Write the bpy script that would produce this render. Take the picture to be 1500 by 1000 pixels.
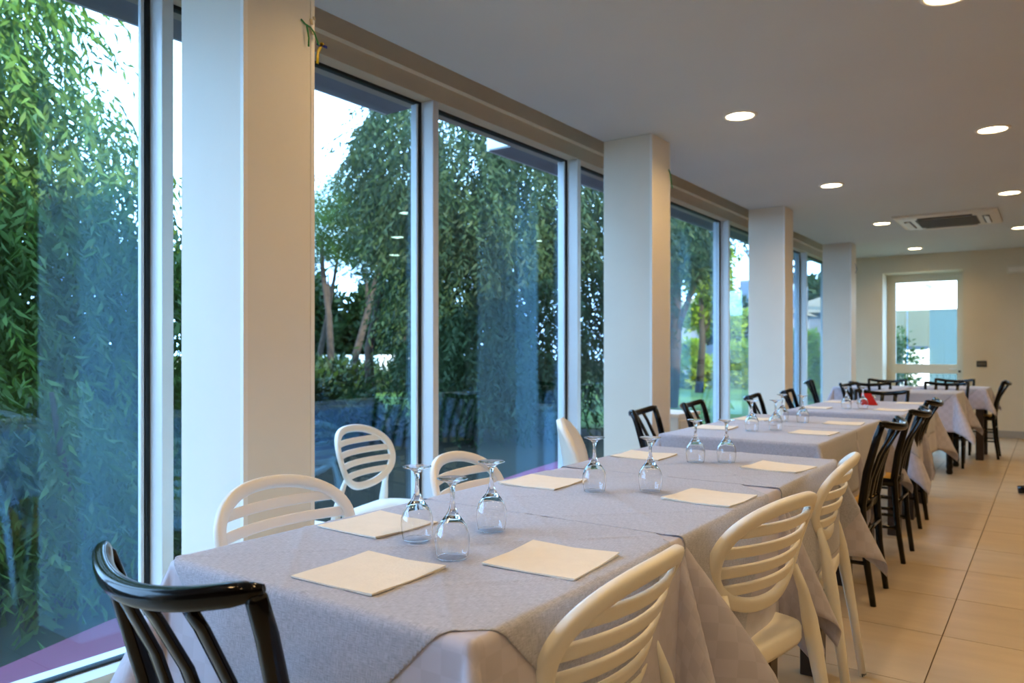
import bpy, bmesh, math, random
import numpy as np
from mathutils import Vector, Matrix

R = math.radians
rng = np.random.default_rng(7)
random.seed(7)
sc = bpy.context.scene
C = sc.collection
for o in list(bpy.data.objects):
    bpy.data.objects.remove(o)

# ------------------------------------------------------------------ camera
CAM_H = 1.14
cam_d = bpy.data.cameras.new('camera')
cam = bpy.data.objects.new('camera', cam_d)
C.objects.link(cam)
cam.location = (0, 0, CAM_H)
cam.rotation_euler = (R(90), 0, R(35.23))
cam_d.sensor_width = 36
cam_d.lens = 36 * 1120 / 1500
cam_d.shift_y = 16 / 1500
cam_d.clip_start = 0.05
cam_d.clip_end = 300
cam_d.dof.use_dof = True
cam_d.dof.focus_distance = 1.7
cam_d.dof.aperture_fstop = 5.0
sc.camera = cam

# ------------------------------------------------------------------ world, sun, exposure
world = bpy.data.worlds.new('world')
sc.world = world
world.use_nodes = True
bg = world.node_tree.nodes['Background']
bg.inputs['Color'].default_value = (0.38, 0.66, 1.0, 1)
bg.inputs['Strength'].default_value = 12.5

sun_d = bpy.data.lights.new('sun', 'SUN')
sun = bpy.data.objects.new('sun', sun_d)
C.objects.link(sun)
sun_d.energy = 22.0
sun_d.angle = R(0.6)
sun_d.color = (1.0, 0.86, 0.62)
sun.rotation_euler = Vector((0.80, -0.45, 0.42)).to_track_quat('Z', 'Y').to_euler()

sc.view_settings.view_transform = 'Standard'
sc.view_settings.look = 'None'
sc.view_settings.exposure = 0.0
sc.view_settings.gamma = 1.0
sc.view_settings.use_curve_mapping = False
sc.cycles.use_denoising = True
sc.cycles.max_bounces = 10
sc.cycles.transparent_max_bounces = 16
sc.cycles.diffuse_bounces = 5
sc.cycles.sample_clamp_indirect = 6.0
sc.cycles.caustics_reflective = False
LAMP_W = 5.9
LAMP_COL = (1.0, 0.64, 0.29)

# ------------------------------------------------------------------ materials
def lin(r, g, b):
    f = lambda c: (c / 255 / 12.92) if c <= 10 else ((c / 255 + 0.055) / 1.055) ** 2.4
    return (f(r), f(g), f(b), 1)

def newmat(name):
    m = bpy.data.materials.new(name)
    m.use_nodes = True
    nt = m.node_tree
    return m, nt, nt.nodes['Principled BSDF']

def mat(name, col, rough=0.5, spec=0.5, metal=0.0, noise=None, bump=None, coat=0.0):
    """noise=(scale, amount): mild colour variation; bump=(scale, strength)"""
    m, nt, p = newmat(name)
    p.inputs['Base Color'].default_value = col
    p.inputs['Roughness'].default_value = rough
    p.inputs['Specular IOR Level'].default_value = spec
    p.inputs['Metallic'].default_value = metal
    p.inputs['Coat Weight'].default_value = coat
    p.inputs['Coat Roughness'].default_value = 0.08
    if noise or bump:
        tc = nt.nodes.new('ShaderNodeTexCoord')
    if noise:
        n = nt.nodes.new('ShaderNodeTexNoise')
        n.inputs['Scale'].default_value = noise[0]
        n.inputs['Detail'].default_value = 5
        nt.links.new(tc.outputs['Object'], n.inputs['Vector'])
        r = nt.nodes.new('ShaderNodeValToRGB')
        a = noise[1]
        r.color_ramp.elements[0].position = 0.3
        r.color_ramp.elements[1].position = 0.7
        r.color_ramp.elements[0].color = tuple(c * (1 - a) for c in col[:3]) + (1,)
        r.color_ramp.elements[1].color = tuple(min(1, c * (1 + a)) for c in col[:3]) + (1,)
        nt.links.new(n.outputs['Fac'], r.inputs['Fac'])
        nt.links.new(r.outputs['Color'], p.inputs['Base Color'])
    if bump:
        n = nt.nodes.new('ShaderNodeTexNoise')
        n.inputs['Scale'].default_value = bump[0]
        n.inputs['Detail'].default_value = 4
        nt.links.new(tc.outputs['Object'], n.inputs['Vector'])
        b = nt.nodes.new('ShaderNodeBump')
        b.inputs['Strength'].default_value = bump[1]
        b.inputs['Distance'].default_value = 0.01
        nt.links.new(n.outputs['Fac'], b.inputs['Height'])
        nt.links.new(b.outputs['Normal'], p.inputs['Normal'])
    return m

def emat(name, col, strength):
    m, nt, p = newmat(name)
    p.inputs['Base Color'].default_value = col
    p.inputs['Emission Color'].default_value = col
    p.inputs['Emission Strength'].default_value = strength
    return m

def pane_mat(name, tint, f0=0.075):
    m = bpy.data.materials.new(name)
    m.use_nodes = True
    nt = m.node_tree
    nt.nodes.clear()
    out = nt.nodes.new('ShaderNodeOutputMaterial')
    tr = nt.nodes.new('ShaderNodeBsdfTransparent')
    tr.inputs['Color'].default_value = tint
    gl = nt.nodes.new('ShaderNodeBsdfGlossy')
    gl.inputs['Roughness'].default_value = 0.0
    gl.inputs['Color'].default_value = (0.36, 0.70, 1.0, 1)
    lw = nt.nodes.new('ShaderNodeLayerWeight')
    lw.inputs['Blend'].default_value = 0.5
    pw = nt.nodes.new('ShaderNodeMath'); pw.operation = 'POWER'
    pw.inputs[1].default_value = 5.0
    ml = nt.nodes.new('ShaderNodeMath'); ml.operation = 'MULTIPLY_ADD'
    ml.inputs[1].default_value = 1 - f0
    ml.inputs[2].default_value = f0
    mx = nt.nodes.new('ShaderNodeMixShader')
    nt.links.new(lw.outputs['Facing'], pw.inputs[0])
    nt.links.new(pw.outputs[0], ml.inputs[0])
    nt.links.new(ml.outputs[0], mx.inputs['Fac'])
    nt.links.new(tr.outputs[0], mx.inputs[1])
    nt.links.new(gl.outputs[0], mx.inputs[2])
    nt.links.new(mx.outputs[0], out.inputs['Surface'])
    return m

def leaf_mat(name, c0, c1, scale=0.9, trans=0.35):
    m, nt, p = newmat(name)
    tc = nt.nodes.new('ShaderNodeTexCoord')
    n = nt.nodes.new('ShaderNodeTexNoise')
    n.inputs['Scale'].default_value = scale
    n.inputs['Detail'].default_value = 8
    n.inputs['Roughness'].default_value = 0.7
    nt.links.new(tc.outputs['Object'], n.inputs['Vector'])
    r = nt.nodes.new('ShaderNodeValToRGB')
    r.color_ramp.elements[0].position = 0.32
    r.color_ramp.elements[1].position = 0.68
    r.color_ramp.elements[0].color = c0
    r.color_ramp.elements[1].color = c1
    nt.links.new(n.outputs['Fac'], r.inputs['Fac'])
    nt.links.new(r.outputs['Color'], p.inputs['Base Color'])
    p.inputs['Roughness'].default_value = 0.6
    p.inputs['Specular IOR Level'].default_value = 0.2
    t = nt.nodes.new('ShaderNodeBsdfTranslucent')
    nt.links.new(r.outputs['Color'], t.inputs['Color'])
    mx = nt.nodes.new('ShaderNodeMixShader')
    mx.inputs['Fac'].default_value = trans
    nt.links.new(p.outputs[0], mx.inputs[1])
    nt.links.new(t.outputs[0], mx.inputs[2])
    nt.links.new(mx.outputs[0], nt.nodes['Material Output'].inputs['Surface'])
    return m

def cloth_mat(name, c0, c1, woven):
    m, nt, p = newmat(name)
    uv = nt.nodes.new('ShaderNodeUVMap')
    p.inputs['Roughness'].default_value = 0.75 if woven else 0.5
    p.inputs['Specular IOR Level'].default_value = 0.25 if woven else 0.45
    p.inputs['Sheen Weight'].default_value = 0.25
    mx = nt.nodes.new('ShaderNodeMix'); mx.data_type = 'RGBA'
    mx.inputs['A'].default_value = c0
    mx.inputs['B'].default_value = c1
    if woven:
        facs = []
        for sc_ in ((70, 1000, 1), (1000, 70, 1)):
            mp = nt.nodes.new('ShaderNodeMapping')
            mp.inputs['Scale'].default_value = sc_
            nt.links.new(uv.outputs['UV'], mp.inputs['Vector'])
            n = nt.nodes.new('ShaderNodeTexNoise')
            n.inputs['Scale'].default_value = 1.0
            n.inputs['Detail'].default_value = 3
            nt.links.new(mp.outputs[0], n.inputs['Vector'])
            facs.append(n)
        ad = nt.nodes.new('ShaderNodeMath'); ad.operation = 'ADD'
        nt.links.new(facs[0].outputs['Fac'], ad.inputs[0])
        nt.links.new(facs[1].outputs['Fac'], ad.inputs[1])
        mr = nt.nodes.new('ShaderNodeMapRange')
        mr.inputs['From Min'].default_value = 0.84
        mr.inputs['From Max'].default_value = 1.16
        nt.links.new(ad.outputs[0], mr.inputs['Value'])
        nt.links.new(mr.outputs[0], mx.inputs['Factor'])
        b = nt.nodes.new('ShaderNodeBump')
        b.inputs['Strength'].default_value = 0.25
        b.inputs['Distance'].default_value = 0.002
        nt.links.new(ad.outputs[0], b.inputs['Height'])
        nt.links.new(b.outputs['Normal'], p.inputs['Normal'])
    else:
        ck = nt.nodes.new('ShaderNodeTexChecker')
        ck.inputs['Scale'].default_value = 28
        nt.links.new(uv.outputs['UV'], ck.inputs['Vector'])
        nt.links.new(ck.outputs['Fac'], mx.inputs['Factor'])
        mr = nt.nodes.new('ShaderNodeMapRange')
        mr.inputs['To Min'].default_value = 0.42
        mr.inputs['To Max'].default_value = 0.62
        nt.links.new(ck.outputs['Fac'], mr.inputs['Value'])
        nt.links.new(mr.outputs[0], p.inputs['Roughness'])
    nt.links.new(mx.outputs['Result'], p.inputs['Base Color'])
    return m

M = {}
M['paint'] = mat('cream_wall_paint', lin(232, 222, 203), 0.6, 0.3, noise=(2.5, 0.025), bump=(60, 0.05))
M['dark'] = mat('fill_cutting_brown', lin(112, 88, 64), 0.6, 0.3, noise=(2.5, 0.04))  # invented brown for the unseen back and right walls, soaks up bounced light
M['endwall'] = mat('cream_end_wall_paint', lin(222, 211, 186), 0.6, 0.3, noise=(2.5, 0.025))
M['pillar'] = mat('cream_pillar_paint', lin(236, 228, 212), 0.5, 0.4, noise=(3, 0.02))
M['bead'] = mat('white_corner_bead', lin(243, 238, 228), 0.35)
M['ceiling'] = mat('white_ceiling_paint', lin(203, 206, 205), 0.8, 0.2, noise=(1.2, 0.02))
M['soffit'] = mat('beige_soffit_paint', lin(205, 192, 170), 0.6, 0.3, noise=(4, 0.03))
M['frame'] = mat('white_powder_aluminium', lin(225, 226, 226), 0.3, 0.5, noise=(6, 0.02))
M['gasket'] = mat('black_rubber_gasket', lin(18, 20, 22), 0.5)
M['pane'] = pane_mat('window_glass', (0.92, 0.96, 1.0, 1), 0.095)
M['grout'] = mat('dark_grout', lin(92, 78, 62), 0.9, 0.1)
M['base'] = mat('grey_baseboard_tile', lin(165, 160, 150), 0.4)
M['black'] = mat('black_lacquer', lin(7, 6, 7), 0.13, 0.30, noise=(14, 0.3), coat=0.0)
M['straw'] = mat('straw_rush_seat', lin(206, 166, 92), 0.7, 0.2, noise=(40, 0.18), bump=(120, 0.4))
M['plastic'] = mat('cream_white_plastic', lin(240, 238, 229), 0.32, 0.45, noise=(5, 0.015))
M['foot'] = mat('grey_chair_glide', lin(95, 95, 92), 0.6)
M['overlay'] = cloth_mat('grey_woven_overlay', lin(156, 161, 178), lin(195, 198, 213), True)
M['under'] = cloth_mat('lilac_satin_tablecloth', lin(186, 184, 200), lin(194, 192, 208), False)
M['napkin'] = mat('cream_paper_napkin', lin(238, 231, 217), 0.8, 0.2, noise=(30, 0.02), bump=(200, 0.1))
M['red'] = mat('red_paper', lin(190, 12, 22), 0.6)
M['tabwood'] = mat('dark_brown_table_wood', lin(48, 34, 26), 0.45, noise=(9, 0.2))
M['lamp'] = emat('warm_lamp_diffuser', (1.0, 0.80, 0.48, 1), 18.0)
M['trimring'] = mat('white_lamp_ring', lin(235, 230, 220), 0.4)
M['acwhite'] = mat('offwhite_ac_plastic', lin(216, 210, 196), 0.4)
M['acdark'] = mat('dark_ac_grille', lin(96, 90, 80), 0.7)
M['socket'] = mat('black_socket_plastic', lin(24, 24, 25), 0.4)
M['emerg'] = mat('cream_plastic_housing', lin(222, 214, 194), 0.4)
M['green'] = mat('green_ribbon', lin(40, 140, 60), 0.4)
M['yellow'] = mat('yellow_ribbon', lin(228, 190, 10), 0.4)
M['blue'] = mat('blue_ribbon', lin(20, 36, 120), 0.4)
M['tape'] = mat('clear_shiny_tape', lin(225, 205, 165), 0.1, 0.8)
M['concrete'] = mat('eave_concrete', lin(150, 152, 155), 0.8, 0.2, noise=(3, 0.06))
M['eavewhite'] = mat('eave_white_render', lin(235, 238, 240), 0.8, 0.2)
M['magenta'] = mat('magenta_terrace_paint', lin(104, 30, 66), 0.6, 0.4, noise=(1.5, 0.12))
M['soil'] = mat('dark_garden_soil', lin(26, 25, 17), 0.95, 0.1, noise=(1.2, 0.35))
M['grassbase'] = mat('lawn_green', lin(52, 74, 24), 0.95, 0.1, noise=(0.7, 0.3), bump=(30, 0.6))
M['bark'] = mat('grey_bark', lin(48, 41, 35), 0.9, 0.15, noise=(9, 0.3), bump=(25, 0.6))
M['whitewall'] = mat('white_exterior_render', lin(236, 236, 232), 0.8, 0.2, noise=(0.8, 0.03))
M['house'] = mat('dimmed_house_render', lin(104, 108, 114), 0.8, 0.2, noise=(0.8, 0.05))  # pale render dimmed in its colour to hold back the strong sky light
M['beigewall'] = mat('beige_exterior_render', lin(146, 134, 108), 0.8, 0.2)
M['teal'] = mat('teal_glass_panel', lin(66, 88, 92), 0.25, 0.6)
M['roofred'] = mat('pale_roof_tiles', lin(104, 94, 76), 0.8, 0.2, noise=(3, 0.1))
M['winglass'] = mat('dark_house_window', lin(58, 72, 88), 0.1, 0.7)
M['leafA'] = leaf_mat('pepper_tree_leaf', lin(38, 62, 26), lin(80, 112, 40), 0.8)
M['leafB'] = leaf_mat('grey_green_leaf', lin(24, 42, 26), lin(54, 76, 42), 0.9)
M['leafP'] = leaf_mat('pine_needle', lin(20, 44, 15), lin(50, 84, 22), 1.2)
M['leafY'] = leaf_mat('yellow_green_leaf', lin(80, 106, 20), lin(140, 156, 40), 1.0, 0.5)
M['leafH'] = leaf_mat('dark_hedge_leaf', lin(14, 28, 13), lin(38, 62, 22), 1.5, 0.2)
m_, nt_, p_ = newmat('clear_wine_glass')
p_.inputs['Base Color'].default_value = (1, 1, 1, 1)
p_.inputs['Roughness'].default_value = 0.0
p_.inputs['IOR'].default_value = 1.47
p_.inputs['Transmission Weight'].default_value = 1.0
M['wine'] = m_
# floor tile: beige porcelain with soft cloudy variation, different per tile
m_, nt_, p_ = newmat('beige_porcelain_tile')
tc_ = nt_.nodes.new('ShaderNodeTexCoord')
oi_ = nt_.nodes.new('ShaderNodeObjectInfo')
ad_ = nt_.nodes.new('ShaderNodeVectorMath'); ad_.operation = 'ADD'
sl_ = nt_.nodes.new('ShaderNodeVectorMath'); sl_.operation = 'SCALE'
sl_.inputs['Scale'].default_value = 9.0
cb_ = nt_.nodes.new('ShaderNodeCombineXYZ')
nt_.links.new(oi_.outputs['Random'], cb_.inputs[0])
nt_.links.new(oi_.outputs['Random'], cb_.inputs[1])
nt_.links.new(cb_.outputs[0], sl_.inputs[0])
nt_.links.new(tc_.outputs['Object'], ad_.inputs[0])
nt_.links.new(sl_.outputs[0], ad_.inputs[1])
mp_ = nt_.nodes.new('ShaderNodeMapping')
mp_.inputs['Scale'].default_value = (1.3, 5.0, 1)
nt_.links.new(ad_.outputs[0], mp_.inputs['Vector'])
n_ = nt_.nodes.new('ShaderNodeTexNoise')
n_.inputs['Scale'].default_value = 1.6
n_.inputs['Detail'].default_value = 6
nt_.links.new(mp_.outputs[0], n_.inputs['Vector'])
r_ = nt_.nodes.new('ShaderNodeValToRGB')
r_.color_ramp.elements[0].position = 0.3
r_.color_ramp.elements[1].position = 0.7
r_.color_ramp.elements[0].color = lin(186, 165, 133)
r_.color_ramp.elements[1].color = lin(201, 181, 149)
nt_.links.new(n_.outputs['Fac'], r_.inputs['Fac'])
nt_.links.new(r_.outputs['Color'], p_.inputs['Base Color'])
p_.inputs['Roughness'].default_value = 0.32
M['tile'] = m_

# ------------------------------------------------------------------ mesh helpers
class MB:
    def __init__(s):
        s.v = []; s.f = []; s.smooth = []
    def add(s, vs, fs, smooth=False):
        b = len(s.v)
        s.v += [tuple(v) for v in vs]
        s.f += [tuple(i + b for i in f) for f in fs]
        s.smooth += [smooth] * len(fs)
        return s
    def box(s, x0, x1, y0, y1, z0, z1):
        v = [(x, y, z) for z in (z0, z1) for y in (y0, y1) for x in (x0, x1)]
        return s.add(v, [(0, 2, 3, 1), (4, 5, 7, 6), (0, 1, 5, 4), (2, 6, 7, 3), (0, 4, 6, 2), (1, 3, 7, 5)])
    def sweep(s, pts, ra, rb=None, up=None, n=10, closed=False, caps=True, power=2.0):
        """tube along pts; ra = half-size along side vector, rb = along up-ish vector"""
        P = [Vector(p) for p in pts]
        m = len(P)
        if not hasattr(ra, '__len__'): ra = [ra] * m
        if rb is None: rb = ra
        if not hasattr(rb, '__len__'): rb = [rb] * m
        ups = up if isinstance(up, list) else [up] * m
        vs = []; prev = None
        for i in range(m):
            a = P[(i - 1) % m] if (closed or i > 0) else P[i]
            b = P[(i + 1) % m] if (closed or i < m - 1) else P[i]
            t = (b - a).normalized()
            if ups[i] is not None:
                u = Vector(ups[i])
            elif prev is not None:
                u = prev
            else:
                u = Vector((0, 0, 1)) if abs(t.z) < 0.9 else Vector((0, 1, 0))
            u = (u - t * u.dot(t)).normalized()
            prev = u
            sd = t.cross(u)
            for k in range(n):
                an = 2 * math.pi * (k + 0.5) / n
                c, w = math.cos(an), math.sin(an)
                e = 2.0 / power
                c = math.copysign(abs(c) ** e, c); w = math.copysign(abs(w) ** e, w)
                vs.append(P[i] + sd * (ra[i] * c) + u * (rb[i] * w))
        fs = []
        for i in range(m if closed else m - 1):
            j = (i + 1) % m
            for k in range(n):
                l = (k + 1) % n
                fs.append((i * n + k, i * n + l, j * n + l, j * n + k))
        s.add(vs, fs, True)
        if caps and not closed:
            b = len(s.v) - len(vs)
            s.f.append(tuple(b + k for k in reversed(range(n)))); s.smooth.append(False)
            s.f.append(tuple(b + (m - 1) * n + k for k in range(n))); s.smooth.append(False)
        return s
    def lathe(s, prof, n=24, c=(0, 0, 0)):
        vs = []; fs = []
        for (r, z) in prof:
            for k in range(n):
                a = 2 * math.pi * k / n
                vs.append((c[0] + r * math.cos(a), c[1] + r * math.sin(a), c[2] + z))
        for i in range(len(prof) - 1):
            for k in range(n):
                l = (k + 1) % n
                fs.append((i * n + k, i * n + l, (i + 1) * n + l, (i + 1) * n + k))
        return s.add(vs, fs, True)
    def mesh(s, name):
        me = bpy.data.meshes.new(name)
        me.from_pydata(s.v, [], s.f)
        me.polygons.foreach_set('use_smooth', s.smooth)
        bm = bmesh.new(); bm.from_mesh(me)
        bmesh.ops.remove_doubles(bm, verts=bm.verts, dist=1e-5)
        bmesh.ops.recalc_face_normals(bm, faces=bm.faces)
        if bm.calc_volume(signed=True) < 0:
            bmesh.ops.reverse_faces(bm, faces=bm.faces)
        bm.to_mesh(me); bm.free()
        me.update()
        return me

def obj(name, geo, m, parent=None, bevel=0.0, seg=2, subsurf=0):
    me = geo.mesh(name) if isinstance(geo, MB) else geo
    if not me.materials:
        me.materials.append(M[m] if isinstance(m, str) else m)
    o = bpy.data.objects.new(name, me)
    C.objects.link(o)
    if parent is not None: o.parent = parent
    if bevel:
        b = o.modifiers.new('bevel', 'BEVEL')
        b.width = bevel; b.segments = seg; b.limit_method = 'ANGLE'
        b.angle_limit = R(40); b.harden_normals = False
    if subsurf:
        b = o.modifiers.new('subsurf', 'SUBSURF')
        b.levels = subsurf; b.render_levels = subsurf
    return o

def tag(o, label, cat, group=None, kind=None):
    o['label'] = label; o['category'] = cat
    if group: o['group'] = group
    if kind: o['kind'] = kind
    return o

def thing(name, label, cat, loc=(0, 0, 0), rz=0, group=None, kind=None):
    o = bpy.data.objects.new(name, None)
    C.objects.link(o)
    o.empty_display_size = 0.1
    o.location = loc; o.rotation_euler = (0, 0, rz)
    return tag(o, label, cat, group, kind)

def dup(root, loc, rz, label, group=None):
    r = root.copy(); C.objects.link(r)
    r.location = loc; r.rotation_euler = (0, 0, rz)
    r['label'] = label
    if group: r['group'] = group
    for ch in list(root.children):
        c = ch.copy(); C.objects.link(c); c.parent = r
        for g in list(ch.children):
            d = g.copy(); C.objects.link(d); d.parent = c
    return r

# ================================================================== THE ROOM
CEIL = 2.522
XG = -2.755            # glass plane
XF = -2.661            # front of window frames
Y0, Y1 = -3.2, 12.10   # back and far walls
XR = 4.2
HEAD = 2.47
SILL = 0.032
PILY = [-1.5, 1.466, 4.448, 7.38, 10.31]
PW, PX0, PX1 = 0.278, -2.405, -2.061

# floor: grout bed, tiles as parts
floor = obj('floor', MB().box(-2.80, XR, Y0, Y1 + 0.5, -0.12, -0.003), 'grout')
tag(floor, 'beige porcelain tiled floor of the dining room', 'floor', kind='structure')
TP = 0.557
tile_me = MB().box(-TP / 2 + 0.002, TP / 2 - 0.002, -TP / 2 + 0.002, TP / 2 - 0.002, -0.010, 0.0).mesh('tile')
tile_me.materials.append(M['tile'])
rest = MB()
for i in range(-5, 9):
    for j in range(-13, 17):
        x0 = -0.3605 + i * TP; y0 = 3.514 + j * TP
        if x0 + TP < -2.66 or x0 > XR or y0 + TP < Y0 or y0 > Y1: continue
        xa, xb = max(x0, -2.66), min(x0 + TP, XR)
        ya, yb = max(y0, Y0), min(y0 + TP, Y1)
        if xb - xa > TP - 0.01 and yb - ya > TP - 0.01 and i <= 1 and j >= -8:
            t = obj('tile', tile_me, 'tile', floor)
            t.location = (x0 + TP / 2, y0 + TP / 2, 0)
        elif i <= 1 and j >= -8:
            obj('tile', MB().box(xa + 0.002, xb - 0.002, ya + 0.002, yb - 0.002, -0.010, 0), 'tile', floor)
        else:
            rest.box(xa + 0.002, xb - 0.002, ya + 0.002, yb - 0.002, -0.010, 0)
t = obj('outer_tiles', rest, 'tile', floor); t['kind'] = 'stuff'

# ceiling slab, its edge stops short of the windows (curtain recess)
ceil = obj('ceiling', MB().box(-2.404, XR, Y0, Y1, CEIL, CEIL + 0.10), 'ceiling')
tag(ceil, 'plain off-white plaster ceiling with recessed downlights', 'ceiling', kind='structure')

# walls
w = obj('wall_back', MB().box(-2.85, XR + 0.2, Y0 - 0.2, Y0, 0, 2.9), 'dark')
tag(w, 'unseen wall behind the viewpoint, browned to cut fill light', 'wall', kind='structure')
w = obj('wall_right', MB().box(XR, XR + 0.2, Y0, Y1 + 0.5, 0, 2.9), 'dark')
tag(w, 'unseen wall away from the windows, browned to cut fill light', 'wall', kind='structure')
DX0, DX1, DZ = -2.0, -0.99, 2.28
fw = MB()
fw.box(-2.85, DX0, Y1, Y1 + 0.5, 0, 2.9)
fw.box(DX1, XR, Y1, Y1 + 0.5, 0, 2.9)
fw.box(DX0, DX1, Y1, Y1 + 0.5, DZ, 2.9)
w = obj('wall_far', fw, 'endwall')
tag(w, 'cream end wall with a deep glazed door recess', 'wall', kind='structure')
b = MB()
b.box(-2.66, DX0, Y1 - 0.012, Y1 - 0.001, 0.001, 0.10)
b.box(DX1, XR, Y1 - 0.012, Y1 - 0.001, 0.001, 0.10)
b = obj('baseboard_far', b, 'base', bevel=0.002)
tag(b, 'low grey tile skirting along the end wall', 'baseboard', kind='structure')

# wall above the windows: soffit step, plus recess top
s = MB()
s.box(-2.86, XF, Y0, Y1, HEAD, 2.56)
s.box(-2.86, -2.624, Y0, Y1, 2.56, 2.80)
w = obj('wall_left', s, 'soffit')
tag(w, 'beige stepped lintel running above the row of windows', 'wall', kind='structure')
w = obj('trim_1', MB().box(-2.624, -2.404, Y0, Y1, 2.74, 2.80), 'soffit')
tag(w, 'top of the curtain recess above the windows', 'trim', kind='structure')
w = obj('trim_2', MB().box(-2.86, XF, Y0, Y1, -0.05, SILL - 0.002), 'frame')
tag(w, 'low white sill rail under the windows', 'trim', kind='structure')

# mullions and windows
MY = [1.548 + 1.5 * k for k in range(-3, 8)]
MWD = 0.045
for k, y in enumerate(MY):
    ln = ['leftmost white mullion in view, left of the big near pillar', 'white mullion behind the pale chair with the round slatted back',
          'white mullion just left of the second pillar']
    o = obj('trim_%d' % (k + 3), MB().box(-2.82, XF, y, y + MWD, SILL, HEAD), 'frame', bevel=0.003)
    lab = {3: ln[0], 4: ln[1], 5: ln[2]}.get(k, 'white window mullion number %d along the window wall' % (k + 1))
    tag(o, lab, 'mullion', kind='structure')
ends = [Y0] + MY + [Y1]
wl = {3: 'tall near window filled with green foliage, left edge of picture', 4: 'tall window with pines, partly hidden by the near pillar',
      5: 'tall window with drooping foliage in front of the dining tables', 6: 'window mostly hidden behind the second pillar',
      7: 'narrow looking window right of the second pillar', 8: 'bright window strip left of the third pillar'}
nwin = 0
for k in range(len(ends) - 1):
    ya = ends[k] + (MWD if k > 0 else 0); yb = ends[k + 1]
    nwin += 1
    wv = thing('window_%d' % nwin, wl.get(k, 'tall fixed window number %d along the window wall' % nwin), 'window', (0, 0, 0), 0, kind='structure')
    g = MB()
    e = 0.014
    g.box(XG - 0.02, XG + 0.012, ya, yb, HEAD - e, HEAD)
    g.box(XG - 0.02, XG + 0.012, ya, yb, SILL, SILL + 0.008)
    g.box(XG - 0.02, XG + 0.012, ya, ya + e, SILL + .008, HEAD - e)
    g.box(XG - 0.02, XG + 0.012, yb - e * 1.3, yb, SILL + .008, HEAD - e)
    obj('gasket', g, 'gasket', wv)
    g = MB().box(XG - 0.012, XG + 0.006, yb - 0.032, yb - 0.020, SILL + .008, HEAD - e)
    obj('spacer', g, 'frame', wv)
    obj('pane', MB().box(XG - 0.004, XG + 0.004, ya + e, yb - 0.02, SILL + 0.008, HEAD - e), 'pane', wv)

# pillars
pl = {0: 'square cream pillar beside the viewpoint, outside the picture', 1: 'large near cream pillar with green and yellow ribbons',
      2: 'second cream pillar, beside the nearest black chairs on the window side', 3: 'third cream pillar along the windows',
      4: 'farthest cream pillar, nearest the glazed door'}
for k, y in enumerate(PILY):
    p = obj('pillar', MB().box(PX0, PX1, y, y + PW, 0, CEIL), 'pillar', bevel=0.004)
    tag(p, pl[k], 'pillar', 'cream pillars along the windows', kind='structure')
    for (cx, cy) in ((PX1, y), (PX1, y + PW)):
        sy = 1 if cy == y else -1
        q = MB()
        q.box(cx - 0.014, cx + 0.002, cy - (0.002 if sy > 0 else 0), cy + (0 if sy > 0 else 0.002), 0.002, CEIL - 0.001)
        q.box(cx, cx + 0.002, min(cy, cy + sy * 0.014), max(cy, cy + sy * 0.014), 0.002, CEIL - 0.001)
        obj('corner_bead', q, 'bead', p)

# door in the end wall
YD = Y1 + 0.44
d = thing('door_1', 'cream framed glazed door in the end wall recess', 'door', (0, 0, 0), 0, kind='structure')
f = MB()
f.box(DX0, DX0 + 0.05, YD - 0.03, YD + 0.05, 0, DZ)
f.box(DX1 - 0.05, DX1, YD - 0.03, YD + 0.05, 0, DZ)
f.box(DX0 + 0.05, DX1 - 0.05, YD - 0.03, YD + 0.05, DZ - 0.05, DZ)
obj('door_frame', f, 'emerg', d, bevel=0.004)
f = MB()
a0, a1 = DX0 + 0.052, DX1 - 0.052
f.box(a0, a0 + 0.06, YD - 0.02, YD + 0.03, 0.02, DZ - 0.052)
f.box(a1 - 0.06, a1, YD - 0.02, YD + 0.03, 0.02, DZ - 0.052)
for (z0, z1) in ((0.02, 0.12), (0.835, 0.97), (DZ - 0.115, DZ - 0.052)):
    f.box(a0 + 0.06, a1 - 0.06, YD - 0.02, YD + 0.03, z0, z1)
leaf = obj('door_leaf', f, 'emerg', d, bevel=0.004)
obj('pane', MB().box(a0 + 0.06, a1 - 0.06, YD, YD + 0.008, 0.97, DZ - 0.115), 'pane', leaf)
obj('pane', MB().box(a0 + 0.06, a1 - 0.06, YD, YD + 0.008, 0.12, 0.835), 'pane', leaf)
h = MB().sweep([(a1 - 0.03, YD - 0.02, 0.90), (a1 - 0.03, YD - 0.06, 0.90), (a1 - 0.04, YD - 0.068, 0.90), (a1 - 0.15, YD - 0.068, 0.90)], 0.008)
obj('door_handle', h, 'acwhite', leaf)
obj('lock', MB().box(a1 - 0.045, a1 - 0.012, YD - 0.03, YD - 0.018, 0.855, 0.885), 'socket', leaf, bevel=0.003)

# roof slab and eaves outside
w = obj('roof', MB().box(-2.86, XR + 0.3, Y0 - 0.3, Y1 + 0.6, 2.9, 3.15), 'concrete')
tag(w, 'flat roof slab over the dining room', 'roof', kind='structure')
for (ya, yb, lab) in ((Y0 - 0.3, 3.37, 'grey concrete eave outside above the two nearest windows'), (4.40, Y1 + 0.6, 'grey concrete eave outside above the farther windows')):
    e = obj('eave', MB().box(-3.31, -2.86, ya, yb, 2.59, 2.86), 'concrete')
    tag(e, lab, 'eave', kind='structure')
    obj('eave_fascia', MB().box(-3.33, -3.31, ya, yb, 2.59, 3.15), 'eavewhite', e)
    obj('eave_end', MB().box(-3.31, -2.87, ya - 0.005 if ya > 3 else yb, ya if ya > 3 else yb + 0.005, 2.60, 2.86), 'eavewhite', e)

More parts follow.
